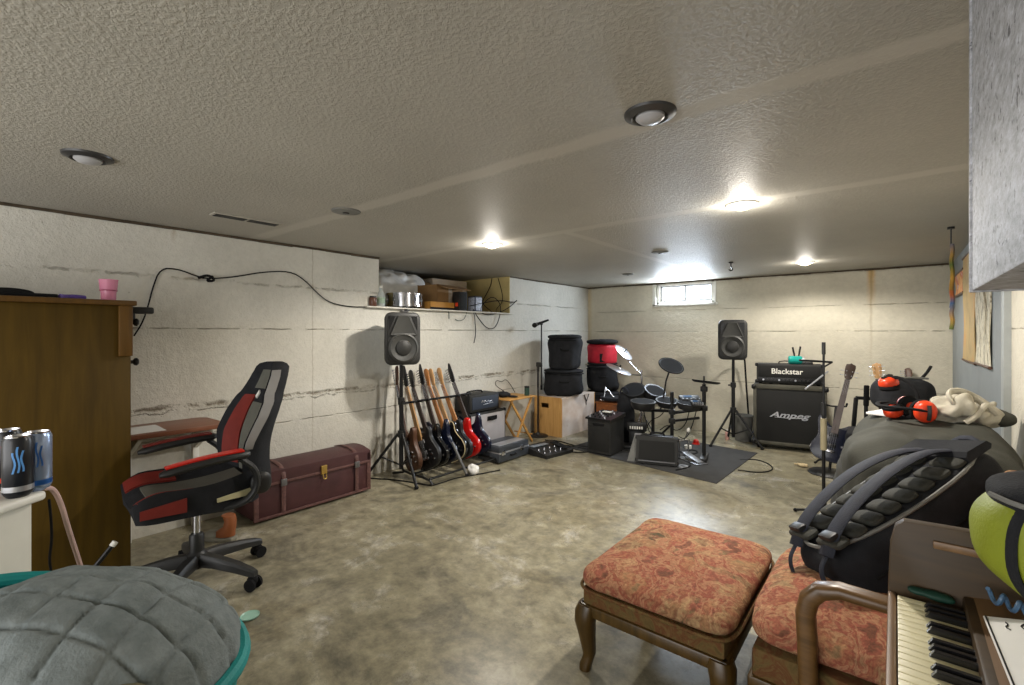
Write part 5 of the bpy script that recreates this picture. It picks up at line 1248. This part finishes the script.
# keyboard stand frame, brown guitar neck, black post
q0 = atd(846, 398, 4.75); 
t = thing('keyboard_stand', 'black square-tube keyboard stand behind the grey bag at the back wall', 'stand', (3.75, 5.9, 0))
kx0, ky = 3.50, 5.75; ktop = .70
def sq(a, b, r=.016):
    a, b = V(a), V(b); return M().box((-r, -r, -(b-a).length/2), (r, r, (b-a).length/2), .004, Matrix.Translation((a+b)/2) @ rot_to(b-a))
sq((kx0+.03, ky, ktop), (4.10, ky+.35, ktop-.03)).build('top_tube', 'blackm', t, world=True)
sq((kx0+.03, ky, ktop), (kx0-.02, ky-.02, .02)).build('leg', 'blackm', t, world=True)
sq((4.10, ky+.35, ktop-.03), (4.12, ky+.35, .02)).build('leg', 'blackm', t, world=True)
sq((kx0-.02, ky-.2, .02), (kx0-.02, ky+.2, .02)).build('foot_tube', 'blackm', t, world=True)
sq((4.12, ky+.15, .02), (4.12, ky+.55, .02)).build('foot_tube', 'blackm', t, world=True)
p = atd(866, 400, 4.5)
t = thing('padded_post', 'short black padded post sticking up in front of the keyboard stand', 'post', (p.x, p.y, 0))
M().cyl((0, 0, .02), (0, 0, .66), .016).build('tube', 'blackm', t); M().cyl((0, 0, .64), (.005, 0, .84), .022, bev=.006).build('padding', 'rubber', t); M().lathe([(0, 0), (.13, 0), (.13, .012), (.02, .03), (0, .03)], 28).build('base', 'black', t)
B = V((3.78, 6.28, .02)); T = atd(876, 356, 5.0)
guitar('brown wooden guitar at the back wall, its neck showing above the grey bag', frame(B, T, (-.2, -.97, .2)), STRAT, 'gbrown', 'maple', 'rosewood', 'maple', None, L=1.05, name='wooden_guitar', head='three')
B = V((4.02, 6.30, .02)); T = V((3.93, 6.60, 1.0))
guitar('dark guitar leaning on the back wall just right of the brown wooden guitar', frame(B, T, (-.3, -.95, .2)), PAUL, 'gbrown', 'gbrown', 'rosewood', 'gbrown', None, L=1.0, name='dark_guitar', head='inline')
t = thing('low_black_case', 'low black instrument case on the floor behind the grey bag', 'case', (3.70, 5.05, 0))
M().box((3.50, 4.86, .01), (4.18, 5.26, .50), .03, None, 3).build('shell', 'fabric_black', t, world=True); M().tube([(3.70, 4.85, .30), (3.72, 4.82, .32), (3.86, 4.82, .32), (3.88, 4.85, .30)], .012, smooth=1).build('handle', 'rubber', t, world=True)
M().box((3.495, 4.855, .24), (4.185, 5.265, .26)).build('seam', 'rubber', t, world=True)
# ------------------------------------------------------------------ ottoman
ox0, ox1, oy0, oy1, oz = 2.85, 3.41, 1.62, 2.36, .418
t = thing('ottoman', 'floral upholstered ottoman with carved wooden legs in front of the armchair', 'ottoman', (3.14, 2.0, 0))
def cush(c, r, p, seed=0, amp=.008, fr=7): return M().blob((0, 0, 0), r, p, amp, fr, 72, 34, Matrix.Translation(c), None, seed)
oc = V(((ox0+ox1)/2, (oy0+oy1)/2, oz-.055))
cu = cush(oc, ((ox1-ox0)/2+.01, (oy1-oy0)/2+.01, .062), (9, 2.6), 2).build('cushion', 'floral', t, world=True, sharp=80)
pp = []
for i in range(64):
    a = 2*PI*i/64; e = 2/9
    pp.append(oc+V((math.copysign(abs(math.cos(a))**e, math.cos(a))*((ox1-ox0)/2+.013), math.copysign(abs(math.sin(a))**e, math.sin(a))*((oy1-oy0)/2+.013), -.030)))
M().tube(pp, .007, 6, closed=True).build('piping', 'floral2', cu, world=True)
M().box((ox0+.012, oy0+.012, oz-.165), (ox1-.012, oy1-.012, oz-.085), .012).build('upholstered_band', 'floral2', t, world=True)
fr_ = M()
for (a, b) in (((ox0, oy0), (ox1, oy0+.03)), ((ox0, oy1-.03), (ox1, oy1)), ((ox0, oy0), (ox0+.03, oy1)), ((ox1-.03, oy0), (ox1, oy1))):
    fr_.box((a[0], a[1], oz-.195), (b[0], b[1], oz-.150), .008)
fr_.build('wooden_apron', 'chairwood', t, world=True)
def cab_leg(x, y, sx, sy, top, name='leg', par=None):
    secs = []
    for z, o, r in ((top, 0, .038), (top-.03, .006, .044), (top*.75, .010, .040), (top*.5, .004, .031), (top*.25, -.002, .025), (.05, .0, .022), (.022, .008, .024), (0, .010, .022)):
        secs.append([V((x+sx*o+r*math.copysign(abs(math.cos(a))**.75, math.cos(a)), y+sy*o+r*math.copysign(abs(math.sin(a))**.75, math.sin(a)), z)) for a in [2*PI*i/16 for i in range(16)]])
    return M().loft(secs).build(name, 'chairwood', par, world=True)
for x, sx in ((ox0+.03, -1), (ox1-.03, 1)):
    for y, sy in ((oy0+.03, -1), (oy1-.03, 1)): cab_leg(x, y, sx, sy, oz-.155, 'leg', t)

# ------------------------------------------------------------------ armchair
ax0, ax1, ay0, ay1 = 3.45, 4.02, 1.66, 2.42
t = thing('armchair', 'floral upholstered armchair with open wooden arms behind the ottoman', 'armchair', (3.75, 2.04, 0))
cc = V(((ax0+ax1)/2, (ay0+ay1)/2, oz-.05))
def seatfn(w, q): return w + V((0, 0, .03*(1-(w.x/.3)**2)*(1-(w.y/.38)**2)))
cu = M().blob((0, 0, 0), ((ax1-ax0)/2+.005, (ay1-ay0)/2-.012, .065), (8, 2.8), .009, 7, 72, 34, Matrix.Translation(cc), seatfn, 5).build('seat_cushion', 'floral', t, world=True, sharp=80)
M().box((ax0+.015, ay0+.02, oz-.20), (ax1, ay1-.02, oz-.10), .015).build('seat_base', 'floral2', t, world=True)
M().box((ax0+.005, ay0+.01, oz-.235), (ax1, ay1-.01, oz-.19), .008).build('wooden_apron', 'chairwood', t, world=True)
mb = Matrix.Translation((ax1+.03, (ay0+ay1)/2, oz-.05)) @ Matrix.Rotation(.22, 4, 'Y')
M().blob((0, 0, .26), (.065, (ay1-ay0)/2-.03, .27), (4, 5), .006, 6, 60, 30, mb).build('backrest', 'floral', t, world=True, sharp=80)
M().box((.045, -(ay1-ay0)/2+.02, -.05), (.075, (ay1-ay0)/2-.02, .52), .012, mb).build('back_frame', 'chairwood', t, world=True)
for y, s in ((ay0-.005, -1), (ay1+.005, 1)):
    def arm_sec(p, d, w, h):
        d = V(d).normalized(); n = V((0, 1, 0)); u = n.cross(d)
        return [V(p)+n*w*math.copysign(abs(math.cos(a))**.7, math.cos(a))+u*h*math.copysign(abs(math.sin(a))**.7, math.sin(a)) for a in [2*PI*i/18 for i in range(18)]]
    px_ = ax0+.175
    path = [((px_+.012, y, .10), (0, 0, 1), .022, .022), ((px_+.004, y, .25), (0, 0, 1), .024, .025), ((px_, y, .42), (-.05, 0, 1), .025, .027), ((px_-.004, y, .50), (0, 0, 1), .026, .027), ((px_+.006, y, .545), (.35, 0, 1), .028, .027), ((px_+.034, y, .578), (1, 0, .8), .030, .025), ((px_+.08, y, .594), (1, 0, .15), .032, .020), ((px_+.20, y, .592), (1, 0, -.05), .032, .018), ((px_+.34, y, .584), (1, 0, -.05), .028, .018), ((ax1+.12, y, .58), (1, 0, 0), .024, .018)]
    M().loft([arm_sec(*q) for q in path]).build('arm', 'armwood', t, world=True)
    M().loft([arm_sec((px_+.012, y, .12), (0, 0, 1), .024, .026), arm_sec((px_+.0, y, .06), (0, 0, 1), .020, .022), arm_sec((px_-.006, y, 0), (0, 0, 1), .016, .017)]).build('front_leg', 'chairwood', t, world=True)
    M().loft([arm_sec((ax1+.02, y*.97+.03*2.04, .30), (0, 0, 1), .022, .022), arm_sec((ax1+.10, y*.97+.03*2.04, 0), (.2, 0, 1), .016, .016)]).build('rear_leg', 'chairwood', t, world=True)

# ------------------------------------------------------------------ keyboard bag lying across the armchair
Aa = V((3.60, 2.06, .575)); Bb = V((4.00, 2.54, .885)); ax = (Bb-Aa).normalized(); LL = (Bb-Aa).length
n0 = (UP-ax*ax.dot(UP)).normalized(); w0 = n0.cross(ax)
th = math.radians(-13); n1 = (n0*math.cos(th)-w0*math.sin(th)); w1 = (w0*math.cos(th)+n0*math.sin(th))
BM = Matrix(((ax.x, w1.x, n1.x, 0), (ax.y, w1.y, n1.y, 0), (ax.z, w1.z, n1.z, 0), (0, 0, 0, 1))); BM.translation = (Aa+Bb)/2
t = thing('backpack', 'black padded backpack with shoulder straps leaning across the floral armchair', 'backpack', (0, 0, 0), mtx=BM)
hl, hw, hd = LL/2+.05, .165, .13
def bpf(w, q):
    k = 1-.16*max(0, (-w.x-hl*.4)/hl); return V((w.x, w.y*k, w.z*(1+.1*math.sin(w.x*5))))
M().blob((0, 0, -hd), (hl, hw, hd), (4.5, 4.5), .008, 5, 80, 36, None, bpf).build('bag_body', 'fabric_black', t, sharp=70)
pd = M()
for j in range(2):
    for i in range(9):
        x = -hl*.84+i*hl*1.62/8; y = (-.075 if j == 0 else .075)
        pd.blob((x, y, .004), (hl*.088, .060, .016), (3.5, 2.5), nu=20, nv=10)
pd.build('mesh_padding', mat('dark_mesh', (50, 50, 44), .8, bump=.5, bscale=300), t)
M().tube([(x, y, -.012) for x, y in chaikin([(-hl*.93, -hw*.9), (hl*.95, -hw*1.0), (hl*.95, hw*1.0), (-hl*.93, hw*.9)], 3)], .007, 6, closed=True).build('piping', 'greybin', t)
hg = M().loft([[V((hl*.62, y, .02)), V((hl*.66, y, .035)), V((hl*.90, y, .030)), V((hl*.93, y, .012)), V((hl*.9, y, 0)), V((hl*.62, y, 0))] for y in (-hw*.86, hw*.86)]).build('top_panel', 'fabric_black', t)
for y in (-.075, .070):
    s_ = [(hl*.68, y*.7, .03), (hl*.45, y*.8, .075), (0, y, .095), (-hl*.45, y*1.05, .075), (-hl*.80, y*1.1, .035), (-hl*.98, y*1.1, -.02)]
    st = M().tube(s_, .034, 10, smooth=2, flat=.28).build('shoulder_strap', 'fabric_navy', t)
    M().box((-hl*.86-.02, y*1.1-.03, .02), (-hl*.86+.02, y*1.1+.03, .04), .006).build('buckle', 'black', st)
    M().tube([(-hl*.98, y*1.1, -.02), (-hl*1.10, y*1.1, -.045), (-hl*1.16, y*1.2-.02, -.09), (-hl*1.12, y*1.2, -.13)], .011, 8, smooth=2, flat=.35).build('webbing_tail', 'fabric_navy', st)
M().tube([(hl*.98, -.05, -.03), (hl*1.08, -.04, 0), (hl*1.08, .04, 0), (hl*.98, .05, -.03)], .012, 8, smooth=1, flat=.5).build('grab_handle', 'fabric_navy', t)
M().tube([(-hl*.8, -hw*1.02, -hd*.9), (0, -hw*1.035, -hd*.95), (hl*.85, -hw*1.02, -hd*.9)], .005, smooth=1).build('side_zip', 'rubber', t)

# ------------------------------------------------------------------ bench with big grey bag behind
t = thing('low_bench', 'low wooden bench by the right wall hidden under the big grey bag', 'bench', (3.93, 3.05, 0))
M().box((3.62, 2.62, .36), (4.27, 3.52, .40), .006).build('bench_top', 'organwood', t, world=True)
for x in (3.66, 4.22):
    for y in (2.66, 3.48): M().box((x-.025, y-.025, 0), (x+.025, y+.025, .36), .004).build('leg', 'organwood', t, world=True)
def bagfn(w, q):
    f_ = w.copy(); f_.z += .02*math.sin(w.y*9+w.x*5)*(1 if q.z > 0 else .3)
    r = .014*math.sin(w.x*26+5*w.y)*max(0, -q.x+.2); f_ += V((r, 0, r)); return f_
big = M().blob((0, 0, 0), (.325, .50, .25), (3.8, 2.9), .026, 4.5, 110, 54, Matrix.Translation((3.955, 3.04, .65)), bagfn).build('big_bag', 'fabric_char', None, sharp=80)
origin_to(big, (3.93, 3.05, .40)); tag(big, 'big dark grey fabric bag filling the bench under the red ear defenders', 'bag')
M().tube([V((3.955+.29*math.cos(a)*1.0, 3.04+.45*math.sin(a), .70+.015*math.sin(3*a))) for a in [2*PI*i/60 for i in range(60)]], .006, 6, closed=True).build('seam', 'greybin', big, world=True)
dr = M().blob((0, 0, 0), (.12, .22, .23), (2.6, 2.6), .025, 7, 60, 32, Matrix.Translation((3.70, 3.02, .56)) @ Matrix.Rotation(.25, 4, 'Y'))
solo(dr, 'hanging_jacket', mat('dark_olive_cloth', (52, 52, 48), .85, var=.25, bump=.5), 'dark olive jacket drooping over the left edge of the big grey bag', 'jacket', (3.70, 3.02, .36), sharp=80)
# white folder, ear defenders, cloth, black pouch on top of the bag
TOP = .895
a = atz(866, 414, TOP); b = atz(968, 427, TOP)
dv = (b-a); dv.z = 0; pv = V((-dv.y, dv.x, 0)).normalized()
solo(M().prism([(a.x, a.y), (b.x, b.y), (b.x+pv.x*.26, b.y+pv.y*.26), (a.x+pv.x*.26, a.y+pv.y*.26)], TOP, TOP+.012, None, .002), 'white_folder', 'paper', 'large white folder lying under the red ear defenders on the grey bag', 'folder', (a+b)/2)
TZ2 = TOP+.012
def defenders(label, c, rz, s=1.0, tilt=0.0):
    t = thing('ear_defenders', label, 'ear defenders', c, rz, None)
    for sg in (-1, 1):
        mt = Matrix.Translation((sg*.068*s, 0, .048*s)) @ Matrix.Rotation(sg*PI/2+tilt*sg, 4, 'Y')
        cup = M().blob((0, 0, .012*s), (.048*s, .040*s, .034*s), (2.3, 2.6), nu=36, nv=18, mtx=mt).build('ear_cup', 'orange', t)
        M().lathe([(.020*s, -.026*s), (.042*s, -.026*s), (.050*s, -.014*s), (.047*s, 0), (.02*s, .0)], 30, mt).build('cushion', 'rubber', cup)
        M().tube([mt @ V((-.03*s, 0, .046*s)), mt @ V((0, 0, .053*s)), mt @ V((.035*s, 0, .045*s))], .008*s, smooth=1).build('hinge_arm', 'black', cup)
    M().tube([V((-.105*s, 0, .05*s)), V((-.115*s, .05*s, .06*s)), V((-.08*s, .12*s, .06*s)), V((0, .145*s, .055*s)), V((.08*s, .12*s, .06*s)), V((.115*s, .05*s, .06*s)), V((.105*s, 0, .05*s))], .010*s, 8, smooth=2, flat=.6).build('headband', 'rubber', t)
    return t
p = atz(916, 419, TZ2); defenders('larger red-orange ear defenders lying flat on the grey bag, next to the pale cloth', (p.x, p.y, TZ2), YAW+1.25, 1.1, .1)
p2 = p - RT*.06 + FW*.08
t2 = defenders('red ear defenders standing on edge behind the larger pair on the grey bag', (p2.x, p2.y, TZ2), 0, .95, 0)
t2.matrix_basis = Matrix.Translation((p2.x, p2.y, TZ2+.10)) @ Matrix.Rotation(YAW+.2+PI, 4, 'Z') @ Matrix.Rotation(-PI/2+.2, 4, 'Y') @ Matrix.Translation((0, 0, -.048))
p = atz(927, 412, TZ2) + FW*.16
t = thing('black_pouch', 'black zipped pouch behind the ear defenders on the grey bag', 'pouch', (p.x, p.y, TZ2-.02), YAW)
M().blob((0, 0, .095), (.16, .09, .10), (3, 3), .008, 7, 48, 24).build('pouch_body', 'fabric_black', t, sharp=70); M().tube([(-.12, -.03, .19), (0, -.035, .198), (.12, -.03, .19)], .006, smooth=1).build('zip', 'greybin', t)
M().tube([(.10, 0, .18), (.14, .0, .22), (.165, .0, .26)], .008, smooth=1).build('strap_end', 'rubber', t)
p = atz(968, 424, TOP)
def hat(u, v):  # crumpled hat-like cloth
    return None
t = thing('crumpled_cloth', 'crumpled pale beige cloth on the right end of the grey bag', 'cloth', (p.x, p.y, TOP+.003), YAW)
def clothfn(w, q):
    f_ = w.copy(); f_.z += .018*math.sin(w.x*55+2*q.y)*max(0, q.z)+.012*math.sin(w.y*60+w.x*20); f_.x += .012*math.sin(w.z*50+w.y*30); return f_
M().blob((0, 0, .062), (.150, .10, .068), (2.3, 2.1), .045, 11, 90, 44, None, clothfn).build('cloth_heap', 'greycloth', t, sharp=80)
M().tube([(-.09, -.07, .075), (-.135, -.06, .11), (-.13, -.03, .155), (-.07, -.02, .165), (-.01, -.03, .14), (.03, -.06, .10)], .017, 10, smooth=2, flat=.6).build('rolled_edge', 'greycloth', t)
M().tube([(-.10, -.09, .02), (-.07, -.105, .05), (-.03, -.10, .09), (0, -.09, .11), (.04, -.10, .06)], .013, 8, smooth=2).build('rolled_edge', 'greycloth', t)
M().blob((.10, -.02, .035), (.07, .085, .042), (2.2, 2.2), .012, 12, 40, 20).build('dark_corner', 'fabric_char', t, sharp=80)

# ------------------------------------------------------------------ upright electric piano at the lower right
pxl, pxr, pyf, pyn = 3.828, 4.285, 1.475, .12
KZ = .715
t = thing('electric_piano', 'brown wooden electric piano in the lower right corner with yellowed keys', 'piano', (4.05, .8, 0))
cheek = [(pxl-.012, .0), (pxl-.012, KZ+.0), (pxl-.008, KZ+.11), (pxl+.002, .870), (pxl+.018, .886), (pxr, .900), (pxr, 0)]
TY = Matrix(((1, 0, 0, 0), (0, 0, -1, 0), (0, 1, 0, 0), (0, 0, 0, 1)))   # (x,y,z)->(x,-z,y)
M().prism(cheek, -(pyf+.032), -pyf, TY, .004).build('end_panel', 'pianowood', t, world=True)
M().prism(cheek, -pyn, -(pyn-.032), TY, .004).build('end_panel', 'pianowood', t, world=True)
M().box((pxl+.07, pyf-.008, .838), (pxr, pyf+.002, .856), .003).build('ledge_strip', 'pianolight', t, world=True)
M().box((pxl-.012, pyn, KZ-.075), (pxl+.004, pyf, KZ-.004), .004).build('key_slip', 'pianolight', t, world=True)
M().box((pxl, pyn, KZ-.10), (pxr, pyf, KZ-.045)).build('key_bed', 'pianowood', t, world=True)
M().box((3.948, pyn, KZ-.05), (4.03, pyf, KZ+.030), .006).build('fallboard', 'pianowood', t, world=True)
M().prism([(3.955, KZ+.028), (4.05, KZ+.045), (4.05, .80), (4.06, .815), (pxr, .815), (pxr, KZ-.05), (3.955, KZ-.05)], -pyf, -pyn, TY).build('control_top', 'pianolight', t, world=True)
M().box((pxr-.03, pyn, .02), (pxr, pyf, KZ)).build('back_panel', 'pianowood', t, world=True)
kw = .0232; n = 0; y = pyf-.032; order = []
while y-kw > pyn:
    M().box((pxl+.006, y-kw+.0006, KZ-.035), (3.976, y-.0006, KZ+.004), .0015).build('white_key', 'ivory', t, world=True)
    if n % 7 in (0, 1, 2, 4, 5) and y-kw*1.5 > pyn:
        M().loft([[V((pxl+.052, y-kw-.0058, KZ+.003)), V((3.976, y-kw-.0058, KZ+.003)), V((3.976, y-kw+.0058, KZ+.003)), V((pxl+.052, y-kw+.0058, KZ+.003))], [V((pxl+.060, y-kw-.0046, KZ+.016)), V((3.976, y-kw-.0046, KZ+.016)), V((3.976, y-kw+.0046, KZ+.016)), V((pxl+.060, y-kw+.0046, KZ+.016))]]).build('black_key', 'blackkey', t, world=True)
    y -= kw; n += 1
solo(M().blob((0, 0, 0), (.042, .014, .009), (3, 2.4), .004, 30, 40, 14, Matrix.Translation((3.895, pyf-.016, KZ+.018))), 'green_cloth', 'green', 'small folded dark green cloth at the far end of the piano keys', 'cloth', (3.915, pyf-.016, KZ))
# sheet music
sz = KZ+.046
def onp(x, y): return V((x, y, KZ+.033+.21*(x-3.978)*1.0))
s0 = atz(983, 619, .757)
sx0, sy1 = s0.x, s0.y
ry = Matrix.Translation((sx0, sy1, .762)) @ Matrix.Rotation(math.radians(2), 4, 'Z') @ Matrix.Rotation(math.radians(-12), 4, 'Y')
t = thing('sheet_music', 'white sheet with dark handwritten marks lying on the piano below the lime bag', 'paper', (sx0, sy1, .75))
M().box((0, -.34, -.001), (.24, 0, .002), .0008, ry).build('sheet', 'paper', t, world=True)
ink = M()
for k in range(9):
    x = .03+.022*k
    pts = [ry @ V((x+.004*math.sin(j*2.3+k*1.7), -.02-.010*j, .0032)) for j in range(4+(k*5) % 9)]
    ink.tube(pts, .0011, 5, smooth=1)
ink.tube([ry @ V((.004, -.002, .0028)), ry @ V((.004, -.338, .0028))], .0014, 5).build('ink_marks', 'blackm', t, world=True)
# lime bag
t = thing('lime_bag', 'lime yellow and black rounded bag on the piano under the metal duct', 'bag', (4.10, 1.34, .815))
def limef(w, q):
    f_ = w.copy(); k = max(0, -q.z); f_.x *= 1-.25*k*k; f_.y *= 1-.25*k*k; return f_
lc = V((4.105, 1.335, .935))
M().blob((0, 0, 0), (.155, .125, .122), (2.4, 2.5), .006, 8, 64, 36, Matrix.Translation(lc), limef).build('bag_body', 'lime', t, world=True, sharp=80)
M().blob((0, 0, 0), (.148, .118, .050), (2.6, 2.5), .006, 8, 56, 18, Matrix.Translation(lc+V((.016, -.004, .088)))).build('top_flap', 'fabric_black', t, world=True, sharp=80)
M().tube([lc+V((-.135, -.06, .098)), lc+V((-.10, -.105, .092)), lc+V((0, -.128, .086)), lc+V((.1, -.115, .088))], .005, smooth=2).build('zip', 'greybin', t, world=True)
seamx = []
for k in range(12):
    ph = .95-1.9*k/11; c, s = math.cos(ph), math.sin(ph)
    a_ = math.radians(228); e2 = 2/2.5; e1 = 2/2.4
    q_ = V((abs(c)**e2*math.copysign(abs(math.cos(a_))**e1, math.cos(a_)), abs(c)**e2*math.copysign(abs(math.sin(a_))**e1, math.sin(a_)), math.copysign(abs(s)**e2, s)))
    w_ = V((q_.x*.155, q_.y*.125, q_.z*.122)); seamx.append(lc+limef(w_, q_)*1.01)
M().tube(seamx, .010, 8, smooth=1, flat=.6).build('black_band', 'fabric_black', t, world=True)
cw = M()
c0 = V((4.03, 1.40, .80))
cw.tube([V((3.985+.0028*i, 1.438-.0042*i, .775+.0008*i))+V((.0, .012*math.sin(i*.9), .012*math.cos(i*.9))) for i in range(34)], .0045, 6, smooth=1)
solo(cw, 'coiled_cord', 'bluegrey', 'blue-grey coiled cord on the piano beside the sheet of paper', 'cord', (4.03, 1.38, .76))

# ------------------------------------------------------------------ light
def lamp(name, typ, loc, e, col, **k):
    d = bpy.data.lights.new(name, typ); d.energy = e; d.color = col
    for a, v in k.items(): setattr(d, a, v)
    o = bpy.data.objects.new(name, d); COL.objects.link(o); o.location = loc; return o
WARM = (1.0, .94, .85)
for i, p in enumerate(LP):
    o = lamp('ceiling_lamp', 'SPOT', (p.x, p.y, CEIL-.045), (112, 88, 84)[i], WARM, shadow_soft_size=.05, spot_size=math.radians(164), spot_blend=.35)
    lamp('lamp_glow', 'POINT', (p.x, p.y, CEIL-.07), (6.5, 6, 4.5)[i], WARM, shadow_soft_size=.05)
# daylight entering by the back window
o = lamp('window_daylight', 'AREA', ((WX0+WX1)/2, YB-.02, (WZ0+WZ1)/2), 36, (.76, .87, 1.0), shape='RECTANGLE', size=.72, size_y=.24)
o.rotation_euler = (-PI/2+.35, 0, 0)
# open end of the basement behind the camera: added unseen area light for fill
o = lamp('rear_fill', 'AREA', (2.2, YF+.05, 1.1), 66, (1.0, .98, .95), shape='RECTANGLE', size=3.8, size_y=1.6)
o.rotation_euler = (PI/2, 0, 0)
wd = bpy.data.worlds.new('daylight'); S.world = wd; wd.use_nodes = True
wd.node_tree.nodes['Background'].inputs[0].default_value = (.97, .98, 1.0, 1); wd.node_tree.nodes['Background'].inputs[1].default_value = 1.15
S.view_settings.view_transform = 'Standard'; S.view_settings.look = 'None'; S.view_settings.gamma = 1; S.view_settings.use_curve_mapping = False
S.view_settings.exposure = 0.22
